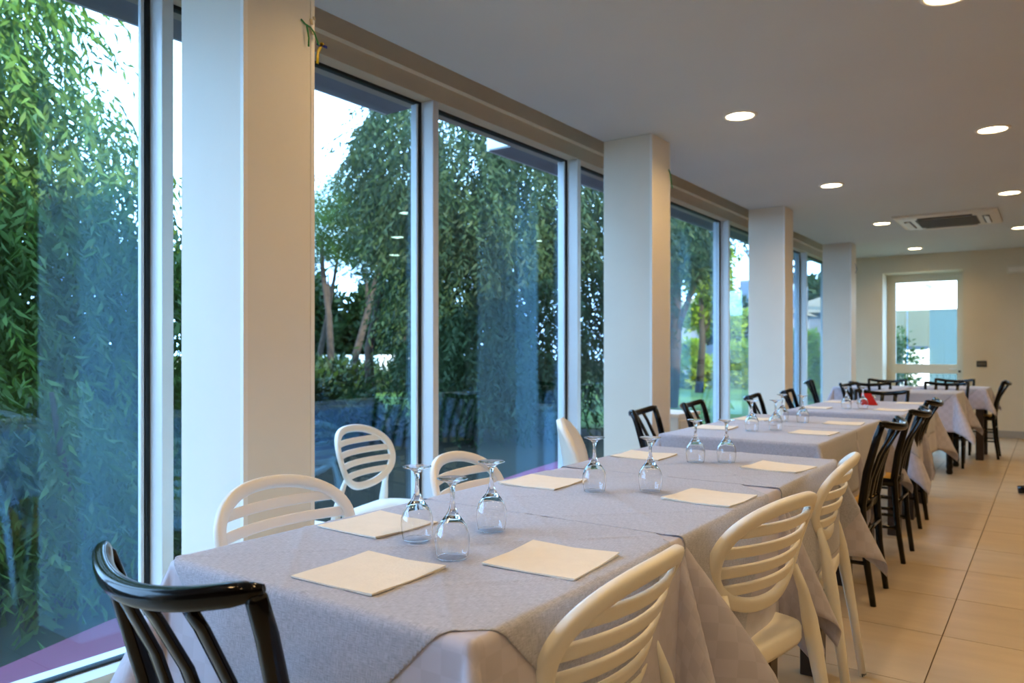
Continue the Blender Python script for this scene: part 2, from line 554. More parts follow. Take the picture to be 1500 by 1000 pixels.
# ------------------------------------------------------------------ downlights
def downlight(x, y, label):
    t = thing('downlight', label, 'downlight', (x, y, CEIL), 0, 'recessed ceiling downlights')
    obj('trim_ring', ring_me, 'trimring', t)
    obj('diffuser', disc_me, 'lamp', t)
    ld = bpy.data.lights.new('downlight_bulb', 'AREA')
    ld.shape = 'DISK'; ld.size = 0.15
    ld.energy = LAMP_W; ld.color = LAMP_COL
    ld.spread = R(150)
    lo = bpy.data.objects.new('downlight_bulb', ld)
    C.objects.link(lo); lo.parent = t; lo.location = (0, 0, -0.012)
    return t
ring_me = MB().lathe([(0.078, -0.001), (0.080, -0.008), (0.092, -0.007), (0.100, -0.001), (0.100, 0.0), (0.078, 0.0)], 32).mesh('trim_ring')
disc_me = MB().lathe([(0.0001, -0.004), (0.079, -0.003)], 32).mesh('diffuser')
dl = [(-1.487, -0.15, 'downlight over the near end of the first table, out of picture'), (-1.487, 2.13, 'downlight above the third dining table, out of picture'),
      (-1.487, 4.41, 'nearest downlight in view, right of the second pillar top'), (-1.487, 6.68, 'second downlight of the window-side row'),
      (-1.487, 8.97, 'downlight just left of the ceiling air conditioner'), (-1.487, 11.38, 'farthest downlight, above the glazed door'),
      (-0.30, -1.27, 'downlight behind the viewpoint over the aisle'), (-0.30, 1.02, 'downlight above the viewpoint over the aisle'),
      (-0.33, 3.38, 'downlight cut by the top edge of the picture'), (-0.30, 5.58, 'large downlight high at the right, over the aisle'),
      (-0.30, 7.88, 'downlight at right just above the air conditioner'), (-0.285, 10.15, 'downlight at right edge just below the air conditioner'),
      (0.89, -0.15, 'downlight right of the viewpoint'), (0.89, 2.13, 'downlight right of the aisle near the viewpoint'),
      (0.89, 4.41, 'downlight right of the aisle, third back'), (0.89, 6.68, 'downlight right of the aisle, fourth back'),
      (0.89, 8.97, 'downlight right of the aisle, fifth back'), (2.1, 1.02, 'downlight near the right wall, first'),
      (2.1, 3.38, 'downlight near the right wall, second'), (2.1, 5.58, 'downlight near the right wall, third'), (2.1, 7.88, 'downlight near the right wall, fourth')]
for x, y, lab in dl:
    downlight(x, y, lab)

# ------------------------------------------------------------------ air conditioner cassette
t = thing('ceiling_air_conditioner', 'square off-white air conditioner cassette set in the ceiling', 'air conditioner', (-0.877, 9.05, CEIL), 0)
a = 0.455
g = MB()
prof = [(a, 0), (a, -0.018), (a - 0.05, -0.034), (a - 0.055, -0.034)]
vs = []
for (r_, z_) in prof:
    vs += [(-r_, -r_, z_), (r_, -r_, z_), (r_, r_, z_), (-r_, r_, z_)]
fs = []
for i in range(3):
    for k in range(4):
        l = (k + 1) % 4
        fs.append((i * 4 + k, i * 4 + l, (i + 1) * 4 + l, (i + 1) * 4 + k))
fs.append((12, 13, 14, 15))
g.add(vs, fs)
obj('panel', g, 'acwhite', t)
for k in range(4):
    v = MB().box(-0.24, 0.24, -0.375, -0.315, -0.040, -0.034)
    o = obj('air_outlet', v, 'acdark', t); o.rotation_euler = (0, 0, k * math.pi / 2)
    v = MB().add([(-0.24, -0.372, -0.052), (0.24, -0.372, -0.052), (0.24, -0.330, -0.041), (-0.24, -0.330, -0.041),
                  (-0.24, -0.372, -0.049), (0.24, -0.372, -0.049), (0.24, -0.330, -0.038), (-0.24, -0.330, -0.038)],
                 [(0, 1, 2, 3), (7, 6, 5, 4), (0, 4, 5, 1), (1, 5, 6, 2), (2, 6, 7, 3), (3, 7, 4, 0)])
    o = obj('flap', v, 'acwhite', t); o.rotation_euler = (0, 0, k * math.pi / 2)
g = MB().box(-0.27, 0.27, -0.27, 0.27, -0.038, -0.034)
gr = obj('intake_grille', g, 'acdark', t)
for k in range(9):
    y = -0.24 + k * 0.06
    obj('grille_bar', MB().box(-0.26, 0.26, y - 0.012, y + 0.012, -0.042, -0.038), 'acdark', gr)

# ------------------------------------------------------------------ wall things
t = thing('emergency_light', 'cream box emergency light high on the end wall', 'emergency light', (-0.35, Y1, 2.24))
obj('housing', MB().box(-0.14, 0.14, -0.06, -0.001, -0.055, 0.055), 'emerg', t, bevel=0.008)
obj('lens', MB().box(-0.12, 0.10, -0.068, -0.060, -0.035, 0.025), 'napkin', t, bevel=0.003)
t = thing('wall_socket', 'black socket plate on the end wall right of the door', 'socket', (-0.776, Y1, 0.985))
obj('plate', MB().box(-0.06, 0.06, -0.010, -0.001, -0.040, 0.040), 'socket', t, bevel=0.004)
for k in (-1, 0, 1):
    obj('socket_module', MB().box(k * 0.033 - 0.014, k * 0.033 + 0.014, -0.013, -0.010, -0.022, 0.022), 'acdark', t, bevel=0.002)

def ribbon(pts, wd, mkey, name, parent, axis=(1, 0, 0)):
    g = MB().sweep(pts, 0.0015, wd, up=list(axis) if False else axis, n=6, power=4)
    return obj(name, g, mkey, parent)
yb = PILY[1] + PW
def onp(u, v, x=PX1 + 0.004):
    "a point on the plane X=x for a pixel of the photograph (planning aid for small decorations)"
    a = (u - 750) / 1120; th = R(35.23)
    dx = -math.sin(th) + a * math.cos(th); dy = math.cos(th) + a * math.sin(th)
    k = x / dx
    return (x, k * dy, CAM_H + k * (516 - v) / 1120)
t = thing('ribbon', 'thin green curled ribbon taped to the near pillar edge', 'ribbon', (0, 0, 0))
ribbon([onp(441, 28), onp(447, 35), onp(455, 40), onp(460, 47, PX1 + .012), onp(464, 58, PX1 + .012), onp(467, 66, PX1 + .006)], 0.0035, 'green', 'strand', t, (0, 1, 0))
ribbon([onp(449, 36, PX1 + .01), onp(451, 46, PX1 + .012), onp(452.5, 56, PX1 + .012), onp(452, 68, PX1 + .01)], 0.0035, 'green', 'strand', t, (0, 1, 0))
for (u, v, l) in ((455.5, 32, 8), (460, 27, 5), (457.5, 48, 6)):
    p0 = onp(u, v - l / 2, PX1 + 0.004); p1 = onp(u + 1, v + l / 2, PX1 + 0.004)
    ribbon([p0, p1], 0.006, 'tape', 'tape', t, (0, 1, 0))
t = thing('ribbon', 'yellow and blue ribbon knot hanging by the near pillar', 'ribbon', (0, 0, 0))
q = PX1 - 0.006
def onp2(u, v): return onp(u, v, q)
ribbon([onp2(471.5, 64), onp2(469, 70), onp2(466, 76), onp2(465.5, 84), onp2(465, 93)], 0.006, 'yellow', 'tail', t, (0, 1, 0))
ribbon([onp2(464, 64), onp2(468, 66.5), onp2(473, 67), onp2(479, 69.5)], 0.005, 'blue', 'bow', t, (0, 0, 1))
ribbon([onp2(469, 66), onp2(472, 64.5), onp2(474, 65.5)], 0.006, 'yellow', 'knot', t, (0, 0, 1))
t = thing('ribbon', 'small green ribbon hanging on the second pillar edge', 'ribbon', (0, 0, 0))
ribbon([onp(979.5, 248, PX1 + .003), onp(982, 255, PX1 + .006), onp(983, 264, PX1 + .006), onp(985, 276, PX1 + .006)], 0.007, 'green', 'strand', t, (0, 1, 0))
t = thing('ribbon', 'small dark blue ribbon on the farthest pillar edge', 'ribbon', (0, 0, 0))
ribbon([onp(1252.5, 386, PX1 + .003), onp(1254.5, 390, PX1 + .03), onp(1255, 396, PX1 + .03), onp(1253, 400, PX1 + .003)], 0.012, 'blue', 'strand', t, (0, 1, 0))

# ================================================================== FURNITURE
# ------------------------------------------------------------------ cream plastic chair with round slatted back
REC = R(18)
def wback(s, t):
    return Vector((s, -0.238 - t * math.sin(REC) + 1.15 * s * s, 0.669 + t * math.cos(REC)))
def woutline(phi):
    c, w = math.cos(phi), math.sin(phi)
    e = 2 / 2.25
    s = 0.2150 * math.copysign(abs(c) ** e, c) * (1 + 0.04 * w)
    t = 0.1315 * math.copysign(abs(w) ** e, w)
    return s, t
def whalf(t):
    lo, hi = 0, math.pi / 2
    for _ in range(30):
        m_ = (lo + hi) / 2
        if woutline(m_)[1] < abs(t): lo = m_
        else: hi = m_
    s = woutline(lo)[0]
    w = math.sin(lo) * (1 if t > 0 else -1)
    return s / (1 + 0.04 * math.sin(lo)) * (1 + 0.04 * w)

def plastic_legs(t, mkey='plastic'):
    for sx in (-1, 1):
        pts = [(sx * 0.228, -0.285, 0.0), (sx * 0.216, -0.255, 0.22), (sx * 0.205, -0.226, 0.40), (sx * 0.199, -0.217, 0.46),
               (sx * 0.190, -0.205, 0.53), (sx * 0.178, -0.186, 0.592)]
        l = obj('leg', MB().sweep(pts, [0.0105, 0.0130, 0.0165, 0.0165, 0.0115, 0.009], [0.0115, 0.0150, 0.0205, 0.020, 0.0135, 0.009], up=(0, 1, 0), n=12, power=2.6), mkey, t)
        obj('glide', MB().lathe([(0.0001, 0), (0.011, 0.0), (0.012, 0.012), (0.0001, 0.012)], 10, (sx * 0.228, -0.285, -0.0005)), 'foot', l)
        pts = [(sx * 0.222, 0.225, 0.0), (sx * 0.212, 0.212, 0.22), (sx * 0.200, 0.195, 0.42), (sx * 0.195, 0.190, 0.44)]
        obj('leg', MB().sweep(pts, [0.0105, 0.0135, 0.017, 0.016], [0.0105, 0.0135, 0.018, 0.016], up=(0, 1, 0), n=12, power=2.6), mkey, t)
def plastic_seat(t, mkey='plastic'):
    g = MB(); n = 40; vs = []; fs = []
    def ring(k, r, z):
        for i in range(n):
            a_ = 2 * math.pi * i / n
            c, w = math.cos(a_), math.sin(a_); e = 2 / 7.0
            x = math.copysign(abs(c) ** e, c); y = math.copysign(abs(w) ** e, w)
            vs.append((r * x * (0.216 + 0.008 * y), r * y * 0.222 + 0.003, z))
    rs = [(0.02, 0.438), (0.45, 0.440), (0.75, 0.446), (0.93, 0.452), (0.985, 0.449), (1.0, 0.440), (1.0, 0.415), (0.985, 0.405), (0.94, 0.405), (0.93, 0.430), (0.5, 0.425), (0.02, 0.422)]
    for k, (r, z) in enumerate(rs): ring(k, r, z)
    for k in range(len(rs) - 1):
        for i in range(n):
            j = (i + 1) % n
            fs.append((k * n + i, k * n + j, (k + 1) * n + j, (k + 1) * n + i))
    fs.append(tuple(range(n))); fs.append(tuple(reversed(range((len(rs) - 1) * n, len(rs) * n))))
    g.add(vs, fs, True)
    obj('seat', g, mkey, t)

def make_plastic_chair():
    t = thing('plastic_chair', '', 'chair', (0, 0, 0), 0, 'cream plastic chairs around the near tables')
    pts = []; ups = []
    N = 64
    for i in range(N):
        s, tt = woutline(2 * math.pi * i / N)
        pts.append(wback(s, tt))
        ups.append(Vector((-2.3 * s, 1, math.tan(REC))).normalized())
    bf = obj('backrest_frame', MB().sweep(pts, 0.0172, 0.0115, up=ups, n=16, closed=True, power=3.2), 'plastic', t)
    for tt in (-0.0740, -0.0247, 0.0247, 0.0740):
        hw = whalf(tt) - 0.006
        pl_ = []; uu = []
        for i in range(13):
            s = -hw + 2 * hw * i / 12
            pl_.append(wback(s, tt))
            uu.append(Vector((-2.3 * s, 1, math.tan(REC))).normalized())
        obj('slat', MB().sweep(pl_, 0.0138, 0.0052, up=uu, n=16, power=6), 'plastic', t)
    plastic_seat(t); plastic_legs(t)
    return t

FX, FMX, FY, FMY = -math.pi / 2, math.pi / 2, 0.0, math.pi    # facing +X, -X, +Y, -Y
pc = make_plastic_chair()
wspots = [  # seat centre x, y, rotation, label
    (-0.802, 1.161, R(91.5), 'nearest cream slatted-back chair, cut off by the bottom edge'),
    (-0.757, 1.886, R(80.3), 'cream slatted-back chair on the aisle side between two others'),
    (-0.800, 2.654, R(97), 'cream slatted-back chair on the aisle side next to black chairs'),
    (-1.426, 1.304, R(-86), 'cream slatted chair against the near pillar, half hidden by table'),
    (-1.354, 1.992, R(-79), 'cream slatted chair behind the three upturned wine glasses'),
    (-2.340, 2.488, R(-75), 'cream slatted chair standing back against the window by itself'),
    (-2.36, 1.90, R(-88), 'cream chair almost wholly hidden behind the near pillar'),
]
for i, (x, y, rz, lab) in enumerate(wspots):
    if i == 0:
        pc.location = (x, y, 0); pc.rotation_euler = (0, 0, rz); pc['label'] = lab
    else:
        dup(pc, (x, y, 0), rz, lab)

# solid-backed cream chair
def make_solid_chair(loc, rz):
    t = thing('shell_chair', 'cream chair with a solid rounded back beyond the wine glasses', 'chair', loc, rz)
    g = MB(); nu, nv = 16, 16; vs = []; fs = []
    for side in (0, 1):
        for j in range(nv + 1):
            tt = j / nv
            z = 0.44 + 0.425 * tt
            hw = 0.185 * (1 if tt < 0.5 else math.sqrt(max(0.0004, 1 - ((tt - 0.5) / 0.5) ** 2.4)))
            for i in range(nu + 1):
                s = -hw + 2 * hw * i / nu
                y = -0.215 - 0.07 * tt + 1.9 * s * s - side * (0.028 * (0.35 + 0.65 * math.sqrt(max(0, 1 - (s / 0.19) ** 4))))
                vs.append((s, y, z - side * 0.012 * tt))
    W = nu + 1; O = W * (nv + 1)
    for j in range(nv):
        for i in range(nu):
            q = j * W + i
            fs.append((q, q + 1, q + W + 1, q + W))
            fs.append((O + q + W, O + q + W + 1, O + q + 1, O + q))
    for j in range(nv):
        for i in (0, nu):
            q = j * W + i
            fs.append((q, q + W, O + q + W, O + q))
    for i in range(nu):
        for j in (0, nv):
            q = j * W + i
            fs.append((q, q + 1, O + q + 1, O + q))
    g.add(vs, fs, True)
    obj('backrest', g, 'plastic', t)
    plastic_seat(t); plastic_legs(t)
    return t
make_solid_chair((-1.44, 2.90, 0), FX + R(26))

# ------------------------------------------------------------------ black wooden chair
def make_black_chair():
    t = thing('wooden_chair', '', 'chair', (0, 0, 0), 0, 'black wooden chairs with straw seats')
    for sx in (-1, 1):
        pts = [(sx * 0.160, -0.235, 0.0), (sx * 0.168, -0.205, 0.22), (sx * 0.175, -0.190, 0.45), (sx * 0.183, -0.212, 0.60), (sx * 0.192, -0.255, 0.76), (sx * 0.195, -0.274, 0.815), (sx * 0.195, -0.276, 0.822)]
        obj('leg', MB().sweep(pts, [0.012, 0.014, 0.0155, 0.015, 0.0145, 0.014, 0.010], [0.013, 0.015, 0.018, 0.0175, 0.016, 0.015, 0.010], up=(0, 1, 0), n=12, power=2.5), 'black', t)
        pts = [(sx * 0.185, 0.185, 0.0), (sx * 0.185, 0.185, 0.43)]
        obj('leg', MB().sweep(pts, [0.013, 0.018], up=(0, 1, 0), n=12, power=2.5), 'black', t)
        for z in (0.19, 0.29):
            obj('stretcher', MB().sweep([(sx * 0.170, -0.205, z), (sx * 0.185, 0.185, z)], 0.009, n=8), 'black', t)
    obj('stretcher', MB().sweep([(-0.168, -0.205, 0.33), (0.168, -0.205, 0.33)], 0.010, n=8), 'black', t)
    obj('stretcher', MB().sweep([(-0.185, 0.185, 0.30), (0.185, 0.185, 0.30)], 0.010, n=8), 'black', t)
    # crest rail, bowed backwards
    pts = []; 
    for i in range(21):
        s = -0.206 + 0.412 * i / 20
        u_ = s / 0.196
        pts.append((s, -0.276 - 0.060 * (1 - u_ * u_), 0.826 - 0.024 * (1 - u_ * u_)))
    rr = [0.006, 0.0130] + [0.0150] * 17 + [0.0130, 0.006]
    rv = [0.006, 0.0145] + [0.0170] * 17 + [0.0145, 0.006]
    obj('crest_rail', MB().sweep(pts, rr, rv, up=(0, -0.25, 1), n=14, power=2.4), 'black', t)
    for s in (-0.098, 0.0, 0.098):
        b_ = 0.055 * (1 - (s / 0.196) ** 2)
        pts = [(s * 0.94, -0.192, 0.45), (s * 0.96, -0.205 - 0.15 * b_, 0.56), (s * 0.98, -0.228 - 0.45 * b_, 0.67), (s, -0.258 - 0.8 * b_, 0.76), (s, -0.277 - b_, 0.806)]
        obj('slat', MB().sweep(pts, 0.015, 0.007, up=(0, 1, 0.2), n=10, power=4), 'black', t)
    f = MB()
    f.sweep([(-0.175, -0.19, 0.435), (0.175, -0.19, 0.435)], 0.015, 0.022, up=(0, 0, 1), n=8, power=4)
    f.sweep([(-0.19, 0.185, 0.435), (0.19, 0.185, 0.435)], 0.015, 0.022, up=(0, 0, 1), n=8, power=4)
    for sx in (-1, 1):
        f.sweep([(sx * 0.175, -0.19, 0.435), (sx * 0.187, 0.185, 0.435)], 0.015, 0.022, up=(0, 0, 1), n=8, power=4)
    obj('seat_frame', f, 'black', t)
    vs = []; fs = []
    n = 12
    for j in range(n + 1):
        for i in range(n + 1):
            a_, b_ = 2 * i / n - 1, 2 * j / n - 1
            w_ = 0.188 + 0.010 * b_
            vs.append((a_ * w_, b_ * 0.195 - 0.002, 0.462 - 0.006 * max(abs(a_), abs(b_)) ** 6))
    for j in range(n):
        for i in range(n):
            q = j * (n + 1) + i
            fs.append((q, q + 1, q + n + 2, q + n + 1))
    m_ = len(vs)
    vs += [(x, y, 0.440) for (x, y, z) in vs]
    fs += [tuple(m_ + q for q in reversed(f_)) for f_ in fs]
    for i in range(n):
        for (p0, p1) in ((i, i + 1), (n * (n + 1) + i, n * (n + 1) + i + 1), (i * (n + 1), (i + 1) * (n + 1)), (i * (n + 1) + n, (i + 1) * (n + 1) + n)):
            fs.append((p0, p1, p1 + m_, p0 + m_))
    obj('seat', MB().add(vs, fs, True), 'straw', t)
    return t
bc = make_black_chair()
bspots = [
    (-1.055, 0.905, FY, 'black lacquered chair at the near end of the first table'),
    (-1.56, 3.90, FX + R(8), 'nearest black chair on the window side, beside the second pillar'),
    (-1.56, 4.60, FX + R(6), 'second black chair on the window side, right of second pillar'),
    (-1.50, 5.62, FX + R(8), 'third black chair on the window side, before the third pillar'),
    (-1.50, 6.52, FX + R(8), 'fourth black chair on the window side, beside the third pillar'),
    (-1.93, 8.95, FX + R(10), 'black chair close to the glass left of the farthest pillar'),
    (-1.42, 8.30, FX - R(12), 'black chair seen edge-on in front of the farthest pillar'),
    (-0.89, 3.90, FMX, 'nearest black chair on the aisle side, beside the last cream chair'),
    (-0.89, 4.75, FMX, 'second black chair on the aisle side'),
    (-0.93, 5.72, FMX, 'third black chair on the aisle side, at the cloth corner'),
    (-1.56, 8.98, FY, 'black chair with full back showing, before the far left table'),
    (-1.14, 6.58, FMY, 'black chair at the far end of the row behind the red card'),
    (-1.56, 9.47, FMY, 'black chair behind the far left table, left of the door glass'),
    (-0.90, 8.86, FMY, 'black chair behind the far middle table, below the door'),
    (-0.93, 10.02, FMY, 'black chair behind the far right table, below the door handle'),
    (-0.70, 9.78, FMX, 'black chair alone at right of the far right table, seen sideways'),
]
for i, (x, y, rz, lab) in enumerate(bspots):
    if i == 0:
        bc.location = (x, y, 0); bc.rotation_euler = (0, 0, rz); bc['label'] = lab
    else:
        dup(bc, (x, y, 0), rz, lab)

# ------------------------------------------------------------------ tables and cloths
TZ = 0.752
def table(x0, x1, y0, y1, label, legs='square', group='cloth covered dining tables'):
    cx, cy = (x0 + x1) / 2, (y0 + y1) / 2
    t = thing('dining_table', label, 'table', (cx, cy, 0), 0, group)
    hx, hy = (x1 - x0) / 2 - 0.004, (y1 - y0) / 2 - 0.004
    obj('table_top', MB().box(-hx, hx, -hy, hy, TZ - 0.03, TZ), 'tabwood', t, bevel=0.004)
    obj('apron', MB().box(-hx + 0.05, hx - 0.05, -hy + 0.05, hy - 0.05, TZ - 0.10, TZ - 0.03), 'tabwood', t)
    for sx in (-1, 1):
        for sy in (-1, 1):
            px, py = sx * (hx - 0.05), sy * (hy - 0.05)
            if legs == 'square':
                obj('leg', MB().box(px - 0.036, px + 0.036, py - 0.036, py + 0.036, 0, TZ - 0.03), 'tabwood', t, bevel=0.004)
            else:
                obj('leg', MB().lathe([(0.0001, 0), (0.022, 0), (0.030, 0.02), (0.024, 0.05), (0.030, 0.07), (0.027, 0.10), (0.030, 0.35), (0.034, 0.56), (0.026, 0.58), (0.034, 0.60), (0.034, TZ - 0.03)], 16, (px, py, 0)), 'black', t)
    return t

def sstep(x): 
    x = max(0, min(1, x)); return x * x * (3 - 2 * x)
def drape_fn(x0, x1, y0, y1, z, off, seed, flare=0.06, bulge=0.42, joints=(False, False), jb=0.25):
    """map flat cloth coordinates to a cloth lying on the table and hanging over its sides"""
    rs = random.Random(5)
    ph = [rs.uniform(0, 6.28) for _ in range(8)]
    def f(px, py):
        cx, cy = min(max(px, x0), x1), min(max(py, y0), y1)
        dx, dy = px - cx, py - cy
        d = math.hypot(dx, dy)
        if d < 1e-9:
            return (px, py, z + off)
        ux, uy = dx / d, dy / d
        jn = (joints[0] and uy < -0.05) or (joints[1] and uy > 0.05)
        r = 0.0008 + 0.0122 * abs(ux) if jn else 0.013
        if d < r * math.pi / 2:
            an = d / r
            out, drop = r * math.sin(an), r * (1 - math.cos(an))
        else:
            h = d - r * math.pi / 2
            s2 = abs(2 * ux * uy)
            pos = py * abs(ux) + px * abs(uy)
            fl = flare + (bulge + (jb if jn else 0)) * s2 ** 1.5
            rip = 0.035 * math.sin(9 * pos + ph[0]) + 0.025 * math.sin(17 * pos + ph[1])
            fl += rip * (1 - s2) + 0.02
            fl = max(0.015, fl) if s2 < 0.2 else fl
            ln = math.sqrt(1 + fl * fl)
            out, drop = r + h * fl / ln, r + h / ln
            if s2 > 0.05:      # side folds of the hanging corner
                out += 0.05 * h * math.sin(6 * math.atan2(abs(uy), abs(ux)) + ph[2]) * s2
        if jn:
            # next table stands there: squeeze the corner sideways instead of along the row
            wgt = abs(ux)
            qx = cx + math.copysign(1, ux if abs(ux) > 1e-6 else 1) * (out + off) * min(1, wgt * 1.25) if abs(ux) > 1e-6 else cx
            lim = 0.0004 if abs(ux) < 0.02 else 0.10
            qy = cy + math.copysign(min((out + off) * abs(uy), lim), uy)
            return (qx, qy, z + off - drop)
        return (cx + ux * (out + off), cy + uy * (out + off), z + off - drop)
    return f

def cloth_mesh(name, fn, poly, cell, crease=None, rect=None):
    """grid over the polygon's bounding box, trimmed to the convex polygon, then mapped"""
    xs = [p[0] for p in poly]; ys = [p[1] for p in poly]
    xa, xb, ya, yb = min(xs), max(xs), min(ys), max(ys)
    nx = max(2, int((xb - xa) / cell)); ny = max(2, int((yb - ya) / cell))
    bm = bmesh.new()
    def lines(lo, hi, n_, edges):
        L = [lo + (hi - lo) * i / n_ for i in range(n_ + 1)]
        S = [e for e in edges if lo < e < hi]        # grid lines exactly along the table edges
        L = [l for l in L if all(abs(l - e) > 0.0035 for e in S)] + S
        return sorted(L)
    rx = []; ry = []
    if rect:
        rx = [rect[0] - 0.02, rect[0] - 0.010, rect[0], rect[1], rect[1] + 0.010, rect[1] + 0.02]
        ry = [rect[2] - 0.02, rect[2] - 0.010, rect[2] - 0.0013, rect[2], rect[3], rect[3] + 0.0013, rect[3] + 0.010, rect[3] + 0.02]
    gx = lines(xa, xb, nx, rx); gy = lines(ya, yb, ny, ry)
    nx, ny = len(gx) - 1, len(gy) - 1
    g = [[bm.verts.new((x_, y_, 0)) for x_ in gx] for y_ in gy]
    for j in range(ny):
        for i in range(nx):
            bm.faces.new((g[j][i], g[j][i + 1], g[j + 1][i + 1], g[j + 1][i]))
    n = len(poly)
    for k in range(n):
        a_ = Vector(poly[k] + (0,)); b_ = Vector(poly[(k + 1) % n] + (0,))
        e = (b_ - a_)
        nr = Vector((e.y, -e.x, 0)).normalized()      # outward for counter-clockwise polygons
        bmesh.ops.bisect_plane(bm, geom=bm.verts[:] + bm.edges[:] + bm.faces[:], plane_co=a_, plane_no=nr, clear_outer=True, dist=1e-6)
    uvl = bm.loops.layers.uv.new('UVMap')
    for f in bm.faces:
        f.smooth = True
        for l in f.loops:
            l[uvl].uv = (l.vert.co.x, l.vert.co.y)
    for v in bm.verts:
        px, py = v.co.x, v.co.y
        q = Vector(fn(px, py))
        if crease:
            q.z += crease(px, py)
        v.co = q
    me = bpy.data.meshes.new(name)
    bm.to_mesh(me); bm.free()
    return me

def tablecloth(x0, x1, y0, y1, oh, label, seed, joints=(False, False), cell=0.016, ohy=None, jb=-0.32):
    ohy = ohy or oh
    fn = drape_fn(x0, x1, y0, y1, TZ, 0.002, seed, joints=joints, jb=jb)
    me = cloth_mesh('tablecloth', fn, [(x0 - oh, y0 - ohy), (x1 + oh, y0 - ohy), (x1 + oh, y1 + ohy), (x0 - oh, y1 + ohy)], cell, None, (x0, x1, y0, y1))
    o = obj('tablecloth', me, 'under')
    md = o.modifiers.new('thickness', 'SOLIDIFY'); md.thickness = 0.0012; md.offset = 0
    return tag(o, label, 'tablecloth', 'lilac satin tablecloths')

def overlay(x0, x1, y0, y1, poly, label, seed, off=0.0055, cx=0, cy=0, joints=(False, False), cell=0.008):
    fn = drape_fn(x0, x1, y0, y1, TZ, off, seed, joints=joints)
    def crease(px, py):
        u_, v_ = ((px - cx) + (py - cy)) * 0.7071, ((px - cx) - (py - cy)) * 0.7071
        z = 0
        for l in (-0.26, 0.0, 0.26):
            z += 0.0018 * math.exp(-((u_ - l) / 0.006) ** 2) + 0.0018 * math.exp(-((v_ - l) / 0.006) ** 2)
        return z
    me = cloth_mesh('table_overlay', fn, poly, cell, crease, (x0, x1, y0, y1))
    o = obj('table_overlay', me, 'overlay')
    md = o.modifiers.new('thickness', 'SOLIDIFY'); md.thickness = 0.001; md.offset = 0
    return tag(o, label, 'table topper', 'grey woven toppers over the tablecloths')

def diamond(cx, cy, h, ycut0=None, ycut1=None):
    P = [(cx, cy - h), (cx + h, cy), (cx, cy + h), (cx - h, cy)]
    def clip(P, y, keep_above):
        Q = []
        for i in range(len(P)):
            a_, b_ = P[i], P[(i + 1) % len(P)]
            ia = (a_[1] >= y) == keep_above; ib = (b_[1] >= y) == keep_above
            if ia: Q.append(a_)
            if ia != ib:
                k = (y - a_[1]) / (b_[1] - a_[1])
                Q.append((a_[0] + k * (b_[0] - a_[0]), y))
        return Q
    if ycut0 is not None: P = clip(P, ycut0, True)
    if ycut1 is not None: P = clip(P, ycut1, False)
    return P

XA, XB = -1.337, -0.640
YA = [0.81, 1.503, 2.197, 2.89]
tl = ['first dining table, nearest, under grey cloths', 'second dining table of the near row, in its middle', 'third dining table, far end of the near row']
for k in range(3):
    ya, yb = YA[k], YA[k + 1]
    table(XA, XB, ya, yb, tl[k])
    tablecloth(XA, XB, ya + (0.0005 if k else 0), yb - (0.0005 if k < 2 else 0), 0.34,
               ['lilac satin tablecloth on the nearest table, its corner drape bared', 'lilac satin tablecloth on the middle table of the near row', 'lilac satin tablecloth on the third table, behind a cream chair'][k], 10 + k, joints=(k > 0, k < 2), jb=0.10 if k == 0 else -0.14)
mid = (XA + XB) / 2
overlay(XA, XB, YA[0], YA[1], diamond(mid - 0.02, 1.150, 0.672, None, 1.5035), 'grey woven topper on the nearest table, under three upturned glasses', 21, 0.0038, mid - 0.02, 1.15)
def hexpoly(yn, yf, cut):
    a_, b_ = XA - 0.30, XB + 0.30
    return [(a_, yn), (b_, yn), (b_, yf - 0.30 - cut), (b_ - 0.30 - cut, yf), (a_ + 0.30 + cut, yf), (a_, yf - 0.30 - cut)]
overlay(XA, XB, YA[0] - 0.5, YA[2], hexpoly(1.503, 2.198, 0.10), 'grey woven topper on the middle table of the near row', 22, 0.0043, mid, 1.85)
overlay(XA, XB, YA[0] - 0.5, YA[3], [(XA - 0.30, 2.197), (XB + 0.30, 2.197), (XB + 0.30, 2.87), (XB + 0.02, 3.14), (XA - 0.02, 3.14), (XA - 0.30, 2.87)], 'grey woven topper on the third table, four napkins from the front', 23, 0.0048, mid, 2.54)

XC, XD = -1.507, -0.807
YC = [3.365, 4.065, 4.765]
for k in range(2):
    table(XC, XD, YC[k], YC[k + 1], ['table just beyond the gap, first of the second row', 'second table of the row beyond the gap'][k])
    tablecloth(XC, XD, YC[k] + (0.002 if k else 0), YC[k + 1] - (0.002 if k < 1 else 0), 0.34, ['lilac tablecloth on the first table beyond the gap', 'lilac tablecloth on the second table beyond the gap'][k], 30 + k, joints=(k > 0, k < 1), cell=0.02)
mid2 = (XC + XD) / 2
overlay(XC, XD, YC[0], YC[1] + 0.5, [(XC - 0.28, 3.23), (XC + 0.0, 3.10), (XD - 0.0, 3.10), (XD + 0.28, 3.23), (XD + 0.28, 4.065), (XC - 0.28, 4.065)], 'grey topper on the first table beyond the gap, hanging toward us', 41, 0.004, mid2, 3.7, cell=0.016)
overlay(XC, XD, YC[0] - 0.5, YC[2], [(XC - 0.28, 4.066), (XD + 0.28, 4.066), (XD + 0.28, 4.70), (XD, 4.98), (XC, 4.98), (XC - 0.28, 4.70)], 'grey topper on the second table beyond the gap', 42, 0.0045, mid2, 4.4, cell=0.016)

